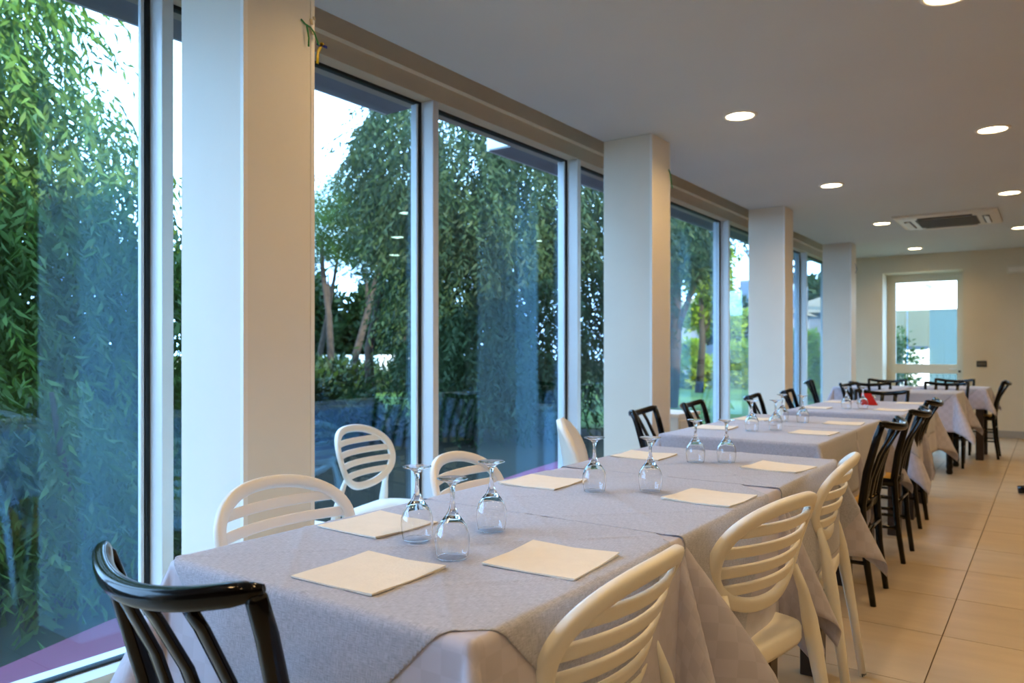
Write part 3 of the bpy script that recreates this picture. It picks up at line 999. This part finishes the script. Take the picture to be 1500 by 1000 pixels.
XE, XH = -1.45, -0.75
YE = [5.235, 5.905, 6.575]
for k in range(2):
    table(XE, XH, YE[k], YE[k + 1], ['table with the red card, first of the third row', 'last table of the third row'][k])
    tablecloth(XE, XH, YE[k] + (0.002 if k else 0), YE[k + 1] - (0.002 if k < 1 else 0), 0.36, ['lilac tablecloth on the first table of the third row', 'lilac tablecloth with long corners at the third row end'][k], 50 + k, joints=(k > 0, k < 1), cell=0.022)
mid3 = (XE + XH) / 2
overlay(XE, XH, YE[0], YE[2], [(XE - 0.22, 5.05), (XE, 4.99), (XH, 4.99), (XH + 0.22, 5.05), (XH + 0.22, 6.50), (XH, 6.74), (XE, 6.74), (XE - 0.22, 6.50)], 'grey topper along the third row of tables under the red card', 61, 0.004, mid3, 5.9, cell=0.018)

table(-1.43, -0.73, 8.15, 8.85, 'far middle table with turned black legs', 'turned')
tablecloth(-1.43, -0.73, 8.15, 8.85, 0.36, 'lilac tablecloth with hanging corner on the far middle table', 70, cell=0.024)
overlay(-1.43, -0.73, 8.15, 8.85, diamond(-1.08, 8.50, 0.70), 'grey topper on the far middle table', 71, 0.0055, -1.08, 8.5, cell=0.02)
table(-1.98, -1.28, 9.0, 9.7, 'far left table beside the farthest pillar')
tablecloth(-1.98, -1.28, 9.0, 9.7, 0.30, 'grey lilac tablecloth on the far left table', 72, cell=0.024)
overlay(-1.98, -1.28, 9.0, 9.7, diamond(-1.63, 9.35, 0.68), 'grey topper on the far left table', 73, 0.0055, -1.63, 9.35, cell=0.02)
table(-1.25, -0.57, 9.42, 10.10, 'far right table with square brown legs')
tablecloth(-1.25, -0.57, 9.42, 10.10, 0.22, 'short lilac tablecloth on the far right table', 74, cell=0.024)
overlay(-1.25, -0.57, 9.42, 10.10, diamond(-0.91, 9.76, 0.62), 'grey topper on the far right table', 75, 0.0055, -0.91, 9.76, cell=0.02)

# ------------------------------------------------------------------ napkins
TOPZ = TZ + 0.0062
def napkin_mesh(seed):
    rs = random.Random(seed)
    h = 0.0935; n = 8
    vs = []; fs = []
    lift = [rs.uniform(0.0, 0.004) for _ in range(4)]
    for side in (1, 0):
        for j in range(n + 1):
            for i in range(n + 1):
                a_, b_ = i / n, j / n
                z = (lift[0] * (1 - a_) * (1 - b_) + lift[1] * a_ * (1 - b_) + lift[2] * a_ * b_ + lift[3] * (1 - a_) * b_) * (2 * abs(a_ - .5)) * (2 * abs(b_ - .5))
                vs.append(((2 * a_ - 1) * h, (2 * b_ - 1) * h, z + side * 0.0026 + 0.0002))
    W = n + 1; O = W * W
    for j in range(n):
        for i in range(n):
            q = j * W + i
            fs.append((q, q + 1, q + W + 1, q + W)); fs.append((O + q + W, O + q + W + 1, O + q + 1, O + q))
    for i in range(n):
        for (p0, p1) in ((i, i + 1), (n * W + i, n * W + i + 1), (i * W, (i + 1) * W), (i * W + n, (i + 1) * W + n)):
            fs.append((p0, p1, p1 + O, p0 + O))
    return MB().add(vs, fs, False)
naps = [(-0.967, 0.942, 2, 'cream folded paper napkin nearest the black chair at front'),
        (-0.752, 1.193, 4, 'cream napkin at the nearest aisle-side place'),
        (-1.222, 1.215, -2, 'cream napkin at the first window-side place, left of the glasses'),
        (-1.225, 1.888, 3, 'cream napkin at the second window-side place'),
        (-0.735, 1.940, -3, 'cream napkin on the middle table by the aisle'),
        (-1.232, 2.590, 2, 'cream napkin on the third table, window side'),
        (-0.742, 2.585, -6, 'cream napkin on the third table, aisle side'),
        (-1.400, 3.763, 2, 'cream napkin before the first window-side black chair'),
        (-1.395, 4.377, -2, 'cream napkin before the second window-side black chair'),
        (-0.925, 3.798, -2, 'cream napkin before the nearest aisle-side black chair'),
        (-0.915, 4.385, 3, 'cream napkin before the second aisle-side black chair'),
        (-1.335, 5.520, 1, 'cream napkin on the third row, window side, nearer one'),
        (-0.870, 5.590, -2, 'cream napkin on the third row, aisle side, nearer one'),
        (-0.868, 6.430, 3, 'cream napkin on the third row, aisle side, farther one'),
        (-1.345, 6.260, 2, 'cream napkin on the third row, window side, farther one')]
for i, (x, y, a_, lab) in enumerate(naps):
    g = napkin_mesh(100 + i)
    o = obj('napkin', g, 'napkin')
    o.location = (x, y, TOPZ - 0.0008); o.rotation_euler = (0, 0, R(a_))
    tag(o, lab, 'napkin', 'cream paper napkins on the tables')
    ps = MB().box(-0.0925, 0.0925, -0.0925, 0.0925, 0.0001, 0.0012)
    obj('lower_ply', ps, 'napkin', o).rotation_euler = (0, 0, R(random.uniform(-1.2, 1.2)))

# ------------------------------------------------------------------ wine glasses, upside down
gp = [(0.0, 0.0765), (0.003, 0.0764), (0.010, 0.0745), (0.019, 0.068), (0.0265, 0.057), (0.0310, 0.043), (0.0316, 0.030), (0.0298, 0.012), (0.0282, 0.003), (0.0279, 0.0012), (0.0280, 0.0004),
      (0.0285, 0.0), (0.0291, 0.0004), (0.0293, 0.0012), (0.0296, 0.003), (0.0312, 0.012), (0.0330, 0.030), (0.0324, 0.043), (0.0282, 0.057), (0.0212, 0.068), (0.0135, 0.0775),
      (0.0085, 0.086), (0.0055, 0.094), (0.0042, 0.106), (0.0042, 0.120), (0.0056, 0.131), (0.0095, 0.1375), (0.018, 0.1420), (0.0270, 0.1448), (0.0284, 0.1452), (0.0291, 0.1460), (0.0288, 0.1470), (0.0280, 0.1474), (0.0265, 0.1474), (0.018, 0.1472), (0.003, 0.1470), (0.0, 0.1470)]
glass_me = MB().lathe(gp, 40).mesh('wine_glass')
glasses = [(-1.053, 1.157, 'upturned wine glass standing on a napkin edge, leftmost of near three'),
           (-0.912, 1.099, 'upturned wine glass nearest the camera'),
           (-0.984, 1.317, 'upturned wine glass at right and back of the near three'),
           (-1.030, 1.852, 'upturned wine glass on the middle table, left of the pair'),
           (-0.904, 1.941, 'upturned wine glass on the middle table, right of the pair'),
           (-1.013, 2.541, 'upturned wine glass on the third table, left of the pair'),
           (-0.925, 2.603, 'upturned wine glass on the third table, right of the pair'),
           (-1.197, 3.725, 'upturned wine glass beyond the gap, leftmost of four'),
           (-1.112, 3.825, 'upturned wine glass beyond the gap, in front of another'),
           (-1.226, 4.344, 'upturned wine glass beyond the gap, partly behind another'),
           (-1.111, 4.324, 'upturned wine glass beyond the gap, rightmost of four'),
           (-1.140, 5.550, 'upturned wine glass on the third row, left of the pair'),
           (-1.048, 5.614, 'upturned wine glass on the third row, next to the red card')]
for i, (x, y, lab) in enumerate(glasses):
    o = obj('wine_glass', glass_me, 'wine')
    o.location = (x, y, TOPZ + 0.0012 + (0.0028 if i == 0 else 0))
    tag(o, lab, 'wine glass', 'upturned wine glasses')
o = obj('wine_glass', glass_me, 'wine')
o.location = (-1.055, 6.20, TOPZ + 0.032); o.rotation_euler = (R(90 + 10), 0, R(-60))
tag(o, 'wine glass lying on its side behind the red card', 'wine glass', 'upturned wine glasses')
g = MB().add([(-0.055, 0, 0), (0.055, 0, 0), (0.012, 0.022, 0.085), (-0.055, 0.022, 0.085), (-0.055, 0.048, 0), (0.055, 0.048, 0)],
             [(0, 1, 2, 3), (5, 4, 3, 2), (0, 3, 4), (1, 5, 2), (0, 4, 5, 1)])
o = obj('table_card', g, 'red', bevel=0.001)
o.location = (-1.075, 6.02, TOPZ + 0.0005); o.rotation_euler = (0, 0, R(30))
tag(o, 'small folded red card standing on the third row table', 'card')

# ------------------------------------------------------------------ white cabinet near second pillar, pedestal table foot at right
t = thing('side_cabinet', 'low white cabinet by the window right of the second pillar', 'cabinet', (-2.22, 5.02, 0))
obj('body', MB().box(-0.17, 0.17, -0.18, 0.18, 0.02, 0.70), 'whitewall', t, bevel=0.004)
obj('top', MB().box(-0.18, 0.18, -0.19, 0.19, 0.70, 0.725), 'bead', t, bevel=0.003)
obj('door', MB().box(0.170, 0.182, -0.17, 0.17, 0.05, 0.68), 'emerg', t, bevel=0.002)
t = thing('pedestal_table', 'black pedestal foot just entering at the right edge', 'table', (0.16, 7.45, 0))
obj('column', MB().lathe([(0.0001, 0.03), (0.05, 0.03), (0.035, 0.10), (0.03, 0.70), (0.0001, 0.70)], 16), 'black', t)
obj('table_top', MB().lathe([(0.0001, 0.70), (0.29, 0.70), (0.30, 0.715), (0.29, 0.73), (0.0001, 0.73)], 32), 'tabwood', t)
for k in range(4):
    o = obj('foot', MB().sweep([(0.0, 0, 0.065), (-0.2, 0, 0.06), (-0.33, 0, 0.04), (-0.39, 0, 0.034)], [0.03, 0.026, 0.026, 0.02], [0.02, 0.02, 0.034, 0.030], up=(0, 0, 1), n=10, power=3), 'black', t)
    o.rotation_euler = (0, 0, R(8) + k * math.pi / 2)

# ================================================================== OUTSIDE
g = obj('ground', MB().box(-90, -2.86, -40, 90, -0.5, -0.06), 'soil')
tag(g, 'dark shaded garden ground outside the windows', 'ground', kind='structure')
g = obj('terrace', MB().add([(-2.86, -4, -0.03), (-3.0, -4, -0.03), (-3.1, 0, -0.03), (-3.19, 1.22, -0.03), (-3.36, 1.70, -0.03), (-3.7, 3.2, -0.03), (-4.25, 6.3, -0.03), (-4.4, 7.4, -0.03), (-2.86, 7.4, -0.03),
                             (-2.86, -4, -0.2), (-3.0, -4, -0.2), (-3.1, 0, -0.2), (-3.19, 1.22, -0.2), (-3.36, 1.70, -0.2), (-3.7, 3.2, -0.2), (-4.25, 6.3, -0.2), (-4.4, 7.4, -0.2), (-2.86, 7.4, -0.2)],
                            [tuple(reversed(range(9))), tuple(range(9, 18))] + [(i, (i + 1) % 9, 9 + (i + 1) % 9, 9 + i) for i in range(9)]), 'magenta')
tag(g, 'magenta painted terrace strip outside along the windows', 'terrace', kind='structure')
g = obj('lawn', MB().box(-40, -3.0, 10.5, 40, -0.2, -0.045), 'grassbase')
tag(g, 'sunlit green lawn outside the farther windows', 'lawn', kind='structure')

# ---- leaves
def leaf_mesh(name, P, D, L, W, mkey, curl=0.15):
    n = len(P)
    D = D / np.linalg.norm(D, axis=1, keepdims=True)
    rv = rng.normal(size=(n, 3))
    S = np.cross(D, rv); S /= np.linalg.norm(S, axis=1, keepdims=True) + 1e-9
    N = np.cross(D, S)
    L = L[:, None]; W = W[:, None]
    v = np.empty((n, 4, 3))
    v[:, 0] = P
    v[:, 1] = P + D * L * 0.42 + S * W * 0.5 + N * L * curl * 0.3
    v[:, 2] = P + D * L - N * L * curl
    v[:, 3] = P + D * L * 0.42 - S * W * 0.5 + N * L * curl * 0.3
    me = bpy.data.meshes.new(name)
    me.vertices.add(n * 4); me.loops.add(n * 4); me.polygons.add(n)
    me.vertices.foreach_set('co', v.reshape(-1))
    me.loops.foreach_set('vertex_index', np.arange(n * 4, dtype=np.int32))
    me.polygons.foreach_set('loop_start', np.arange(0, n * 4, 4, dtype=np.int32))
    me.polygons.foreach_set('loop_total', np.full(n, 4, dtype=np.int32))
    me.update(); me.validate()
    me.materials.append(M[mkey])
    return me

def sample_ellipsoids(ells, n, lo=0.55):
    vol = np.array([e[3] * e[4] * e[5] for e in ells]); vol = vol / vol.sum()
    idx = rng.choice(len(ells), size=n, p=vol)
    E = np.array(ells)[idx]
    d = rng.normal(size=(n, 3)); d /= np.linalg.norm(d, axis=1, keepdims=True)
    r = rng.uniform(lo, 1.0, size=(n, 1)) ** 0.6
    return E[:, :3] + d * r * E[:, 3:], d

def weeping(ells, ntwig, nleaf, length, lsize, mkey, name='foliage'):
    P0, d = sample_ellipsoids(ells, ntwig)
    tdir = d * np.array([1, 1, 0.3]) * 0.5 + np.array([0, 0, -0.8]) + rng.normal(size=d.shape) * 0.2
    tdir /= np.linalg.norm(tdir, axis=1, keepdims=True)
    ln = length * rng.uniform(0.5, 1.2, size=(ntwig, 1))
    k = np.linspace(0, 1, nleaf)[None, :, None]
    pos = P0[:, None, :] + tdir[:, None, :] * ln[:, :, None] * k + np.array([0, 0, -0.25]) * (k ** 2) * ln[:, :, None]
    side = np.cross(tdir, np.array([0, 0, 1.0]) + rng.normal(size=tdir.shape) * 0.3)
    side /= np.linalg.norm(side, axis=1, keepdims=True) + 1e-9
    sg = np.where(np.arange(nleaf) % 2 == 0, 1.0, -1.0)[None, :, None]
    ld = tdir[:, None, :] * 0.6 + side[:, None, :] * sg * 0.75 + np.array([0, 0, -0.45]) + rng.normal(size=pos.shape) * 0.25
    P = pos.reshape(-1, 3); D = ld.reshape(-1, 3)
    L = lsize * rng.uniform(0.6, 1.25, size=len(P)); W = L * rng.uniform(0.20, 0.30, size=len(P))
    return leaf_mesh(name, P, D, L, W, mkey)

def puffs(ells, n, lsize, wr, mkey, npuff=60, pr=0.35, name='foliage'):
    C0, _ = sample_ellipsoids(ells, npuff, 0.3)
    idx = rng.integers(0, npuff, size=n)
    d = rng.normal(size=(n, 3)); d /= np.linalg.norm(d, axis=1, keepdims=True)
    d[:, 2] *= 0.75
    P = C0[idx] + d * pr * rng.uniform(0.35, 1.0, size=(n, 1))
    D = d + np.array([0, 0, 0.2]) + rng.normal(size=d.shape) * 0.4
    L = lsize * rng.uniform(0.6, 1.3, size=n)
    return leaf_mesh(name, P, D, L, L * wr, mkey)

def tree(name, label, cat, base, trunk, limbs, foliage_me, rad=0.14, group='garden trees outside'):
    t = thing(name, label, cat, base, 0, group)
    bz = np.array(base)
    T = [tuple(np.array(p) - bz) for p in trunk]
    n = len(T)
    o = obj('trunk', MB().sweep(T, [rad * (1 - 0.55 * i / (n - 1)) for i in range(n)], n=10), 'bark', t)
    for l in limbs:
        q = [tuple(np.array(p) - bz) for p in l]
        obj('branch', MB().sweep(q, [rad * 0.5 * (1 - 0.6 * i / (len(q) - 1)) for i in range(len(q))], n=8), 'bark', t)
    for fm in foliage_me:
        f_ = obj('foliage', fm, 'leafA', t)
        f_.location = tuple(-bz); f_['kind'] = 'stuff'
    return t
G = -0.06
# weeping tree that fills the near window
E1 = [(-6.6, 1.5, 3.6, 1.5, 1.32, 1.6), (-6.2, 2.7, 2.2, 1.1, 0.8, 1.1), (-6.3, 1.7, 1.8, 1.3, 1.4, 1.2), (-6.2, 3.1, 1.35, 1.0, 0.9, 1.0), (-6.7, 2.4, 0.8, 1.2, 1.6, 0.9)]
tree('pepper_tree', 'dense weeping tree filling the near window', 'tree', (-6.9, 2.4, G), [(-6.9, 2.4, G), (-6.8, 2.3, 1.2), (-6.7, 2.4, 2.6), (-6.6, 2.2, 4.2)],
     [[(-6.8, 2.35, 1.8), (-6.5, 2.7, 2.2), (-6.3, 2.9, 2.5)], [(-6.7, 2.4, 2.4), (-6.5, 1.7, 3.2), (-6.5, 1.3, 3.8)]],
     [weeping(E1, 3400, 22, 0.75, 0.115, 'leafA')], 0.2)
# weeping trees beyond the middle windows
E2 = [(-6.7, 8.2, 1.5, 0.9, 0.9, 1.1), (-6.9, 8.2, 4.0, 1.3, 1.2, 1.3), (-6.6, 8.6, 2.6, 1.1, 1.1, 1.3), (-6.4, 9.3, 3.6, 1.3, 1.3, 1.4), (-6.0, 9.5, 2.2, 1.0, 1.2, 1.1), (-6.0, 9.0, 1.1, 0.9, 1.3, 0.8), (-5.6, 10.3, 3.2, 1.0, 1.0, 1.6)]
tree('pepper_tree', 'dark drooping tree behind the window between the two front pillars', 'tree', (-6.6, 9.2, G), [(-6.6, 9.2, G), (-6.6, 9.1, 1.3), (-6.5, 9.0, 2.6), (-6.6, 8.9, 4.2)],
     [[(-6.6, 9.1, 1.6), (-6.8, 8.4, 2.6), (-6.9, 8.0, 3.4)], [(-6.5, 9.1, 2.0), (-6.2, 9.7, 3.0)]],
     [weeping(E2, 3900, 20, 0.85, 0.115, 'leafB')], 0.2)
E3 = [(-8.35, 8.75, 4.3, 0.62, 0.62, 0.9), (-8.2, 8.8, 3.0, 0.5, 0.5, 0.9)]
tree('eucalyptus', 'thin drooping tree with pale trunk left of the dark one', 'tree', (-8.6, 8.4, G), [(-8.6, 8.4, G), (-8.75, 8.5, 1.2), (-8.5, 8.6, 2.4), (-8.6, 8.6, 4.2)],
     [[(-8.55, 8.55, 2.2), (-8.3, 9.0, 3.2)]], [weeping(E3, 800, 16, 0.8, 0.12, 'leafB')], 0.085)
# pines
def pine(bx, by, lean, h, lab, n=9000, sz=1.3):
    top = (bx + lean[0], by + lean[1], h)
    mid_ = (bx + lean[0] * 0.3 + 0.15, by + lean[1] * 0.35, h * 0.5)
    E = [(top[0], top[1], h + 0.5, sz, sz, sz * 0.75), (top[0] - 0.7, top[1] - 0.8, h - 0.1, sz * 0.8, sz * 0.8, sz * 0.5), (top[0] + 0.6, top[1] + 0.7, h + 0.1, sz * 0.8, sz * 0.8, sz * 0.55)]
    tree('pine_tree', lab, 'tree', (bx, by, G), [(bx, by, G), (bx + 0.12, by + 0.05, h * 0.25), mid_, (bx + lean[0] * 0.8, by + lean[1] * 0.8, h * 0.8), top],
         [[mid_, (mid_[0] - 0.6, mid_[1] + 0.5, h * 0.78)]], [puffs(E, n, 0.16, 0.14, 'leafP', 50, 0.5)], 0.105)
pine(-13.9, 12.9, (0.5, 0.8), 4.3, 'leaning pine with bare trunk beyond the second window', 14000, 1.5)
pine(-14.9, 13.0, (-0.4, 0.2), 4.1, 'pine with upright trunk left in the second window', 12000, 1.5)
pine(-16.5, 17.3, (0.4, 0.3), 4.0, 'pine at right of the pine pair', 12000, 1.6)
pine(-19.5, 16.6, (0.5, 0.5), 4.4, 'far pine behind the garden hedge', 12000, 1.8)
# trees for the right-hand windows
E5 = [(-6.3, 15.6, 4.6, 1.0, 1.2, 1.0), (-6.7, 15.4, 3.7, 0.8, 1.0, 0.7)]
tree('pepper_tree', 'dark drooping tree top right of the second pillar', 'tree', (-6.7, 15.4, G), [(-6.7, 15.4, G), (-6.55, 15.3, 1.2), (-6.6, 15.5, 2.6), (-6.3, 15.6, 4.4)],
     [[(-6.57, 15.3, 1.5), (-6.1, 15.7, 3.0)]], [weeping(E5, 900, 14, 0.8, 0.18, 'leafB')], 0.16)
E6 = [(-8.6, 21.5, 3.7, 0.9, 1.0, 0.9), (-8.3, 22.0, 2.5, 0.8, 0.9, 0.8)]
tree('garden_tree', 'sunlit yellow green tree right of the second pillar', 'tree', (-8.5, 21.6, G), [(-8.5, 21.6, G), (-8.4, 21.6, 1.4), (-8.5, 21.7, 3.5)], [[(-8.45, 21.65, 1.6), (-8.1, 22.1, 2.6)]],
     [puffs(E6, 9000, 0.17, 0.5, 'leafY', 40, 0.45)], 0.13)
E7 = [(-9.45, 27.5, 2.2, 1.0, 1.0, 0.9)]
tree('garden_tree', 'small round dark tree before the white houses', 'tree', (-9.45, 27.5, G), [(-9.45, 27.5, G), (-9.45, 27.5, 1.2), (-9.45, 27.5, 2.2)], [], [puffs(E7, 5000, 0.18, 0.5, 'leafH', 24, 0.4)], 0.10)
# bushes and hedges
def bush(label, c, r, n, sz, mkey, name='shrub', npuff=40, pr=0.3):
    t = thing(name, label, 'shrub', (c[0], c[1], G), 0, 'garden shrubs outside')
    me = puffs([(0, 0, c[2], r[0], r[1], r[2])], n, sz, 0.45, mkey, npuff, pr)
    f_ = obj('foliage', me, mkey, t); f_['kind'] = 'stuff'
    obj('stem', MB().sweep([(0, 0, 0), (0.03, 0.02, c[2] * 0.6), (0, 0, c[2] * 1.2)], [0.05, 0.035, 0.02], n=8), 'bark', t)
bush('dark shrub low at the left edge beyond the near window', (-9.0, 3.2, 0.6), (1.2, 1.6, 0.8), 7000, 0.14, 'leafH')
t = thing('shrub', 'low drooping shrub close outside the near window', 'shrub', (-4.0, 1.8, G), 0, 'garden shrubs outside')
f_ = obj('foliage', weeping([(0, 0, 0.42, 0.40, 0.95, 0.32), (-0.3, -0.2, 0.8, 0.4, 0.6, 0.35)], 480, 16, 0.45, 0.10, 'leafA'), 'leafA', t); f_['kind'] = 'stuff'
obj('stem', MB().sweep([(0, 0, 0), (0.03, 0.02, 0.5), (-0.1, 0, 1.0)], [0.03, 0.02, 0.012], n=8), 'bark', t)
bush('dark shrub at the foot of the weeping tree', (-8.3, 5.6, 0.5), (1.2, 1.3, 0.7), 6000, 0.14, 'leafH')
bush('dark hedge shrub under the pines', (-8.6, 7.3, 0.35), (1.2, 1.0, 0.6), 6000, 0.14, 'leafH')
bush('dark hedge shrub right of the pines', (-7.7, 10.6, 0.45), (1.2, 1.2, 0.7), 6000, 0.14, 'leafH')
bush('sunlit shrub row behind the lawn, left', (-9.9, 24.2, 0.7), (0.9, 1.0, 0.8), 7000, 0.16, 'leafY')
bush('sunlit shrub behind the lawn, right', (-8.4, 25.2, 0.7), (0.8, 1.0, 0.9), 6000, 0.16, 'leafY')
bush('tall pale grass-like shrub by the farthest window', (-4.9, 19.5, 0.7), (0.5, 0.8, 1.0), 5000, 0.18, 'leafY')
bush('big dark shrub closing the view behind the pines, left', (-22.5, 18.0, 1.9), (1.4, 2.4, 2.3), 22000, 0.32, 'leafH', 'shrub', 110, 0.6)
bush('big dark shrub closing the view behind the pines, right', (-21.0, 22.4, 1.9), (1.4, 2.4, 2.5), 22000, 0.32, 'leafH', 'shrub', 110, 0.6)
bush('big dark shrub behind the weeping tree at the left edge', (-12.5, 5.6, 1.6), (1.6, 2.2, 2.2), 9000, 0.2, 'leafH')
bush('dark shrub behind the drooping tree, second pillar side', (-10.5, 13.4, 1.0), (1.2, 2.0, 1.4), 7000, 0.16, 'leafH')
# low white wall beyond the pines, post
g = obj('garden_wall', MB().box(-20.0, -19.7, 8, 24, G, 1.05), 'whitewall'); tag(g, 'long low white garden wall far beyond the pines', 'wall', kind='structure')
g = obj('garden_hedge', puffs([(0, 0, 0.4, 0.6, 7.0, 0.5)], 12000, 0.2, 0.45, 'leafH', 160, 0.35), 'leafH')
g.location = (-16.5, 14.5, G); tag(g, 'long dark clipped hedge in front of the low white wall', 'hedge', kind='stuff')
t = thing('garden_post', 'small white post standing among the shrubs', 'post', (-9.6, 8.05, G))
obj('shaft', MB().box(-0.06, 0.06, -0.06, 0.06, 0, 0.92), 'whitewall', t, bevel=0.006)
obj('cap', MB().box(-0.075, 0.075, -0.075, 0.075, 0.92, 0.96), 'whitewall', t, bevel=0.006)

# houses far away
def house(label, x, y, w_, d_, h_, roof, flo=2):
    t = thing('house', label, 'house', (x, y, G), 0, 'houses beyond the garden')
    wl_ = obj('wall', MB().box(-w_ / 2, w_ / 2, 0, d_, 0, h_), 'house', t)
    rf = MB().add([(-w_ / 2 - .4, -.4, h_), (w_ / 2 + .4, -.4, h_), (w_ / 2 + .4, d_ + .4, h_), (-w_ / 2 - .4, d_ + .4, h_), (-w_ / 4, d_ / 2, h_ + roof), (w_ / 4, d_ / 2, h_ + roof)],
                  [(3, 2, 1, 0), (0, 1, 5, 4), (1, 2, 5), (2, 3, 4, 5), (3, 0, 4)])
    obj('roof', rf, 'roofred', t)
    for f_ in range(flo):
        for k in range(3):
            cx = -w_ / 2 + w_ * (k + 0.5) / 3; cz = 1.5 + f_ * 2.8
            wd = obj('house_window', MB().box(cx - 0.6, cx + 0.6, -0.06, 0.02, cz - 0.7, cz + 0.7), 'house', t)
            obj('house_pane', MB().box(cx - 0.5, cx + 0.5, -0.09, -0.06, cz - 0.6, cz + 0.6), 'winglass', wd)
            cy = d_ * (k + 0.5) / 3
            wd = obj('house_window', MB().box(w_ / 2 - 0.02, w_ / 2 + 0.06, cy - 0.6, cy + 0.6, cz - 0.7, cz + 0.7), 'house', t)
            obj('house_pane', MB().box(w_ / 2 + 0.06, w_ / 2 + 0.09, cy - 0.5, cy + 0.5, cz - 0.6, cz + 0.6), 'winglass', wd)
    return t
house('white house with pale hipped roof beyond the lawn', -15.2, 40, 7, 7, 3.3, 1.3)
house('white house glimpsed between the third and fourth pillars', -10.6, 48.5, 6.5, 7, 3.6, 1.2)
E8 = [(-16.5, 62, 4.5, 4, 4, 2.4), (-12, 66, 4.5, 4, 4, 3.0)]
tree('garden_tree', 'distant dark trees on the rise behind the houses', 'tree', (-14, 62, G), [(-14, 62, G), (-14, 62, 4)], [], [puffs(E8, 9000, 0.7, 0.5, 'leafH', 60, 1.6)], 0.3)

# beyond the glazed door
t = thing('neighbour_building', 'bright white building seen through the glazed door', 'building', (0, 16.6, G))
obj('upper_wall', MB().box(-3.0, 1.2, 0.0, 0.4, 2.02, 4.6), 'whitewall', t)
obj('back_wall', MB().box(-3.0, 1.2, 2.2, 2.5, 0, 2.6), 'beigewall', t)
obj('teal_panel', MB().box(-1.92, -1.2, 0.02, 0.10, 0.0, 2.02), 'teal', t)
obj('counter', MB().box(-2.42, -1.93, -0.1, 0.35, 0.0, 1.27), 'whitewall', t)
obj('counter_edge', MB().box(-2.45, -1.93, -0.13, 0.38, 1.27, 1.32), 'winglass', t)
obj('wall_lamp', MB().lathe([(0.0001, -0.06), (0.10, -0.05), (0.12, 0.0), (0.05, 0.03), (0.0001, 0.035)], 16, (-1.88, -0.10, 2.52)), 'bead', t)
g = obj('paving', MB().box(-2.86, 6, Y1 + 0.6, 19.5, -0.3, -0.055), 'beigewall'); tag(g, 'pale paving outside the glazed door', 'paving', kind='structure')
bush('rounded green shrub seen through the door glass', (-2.38, 15.6, 0.95), (0.28, 0.3, 0.55), 2500, 0.09, 'leafP')
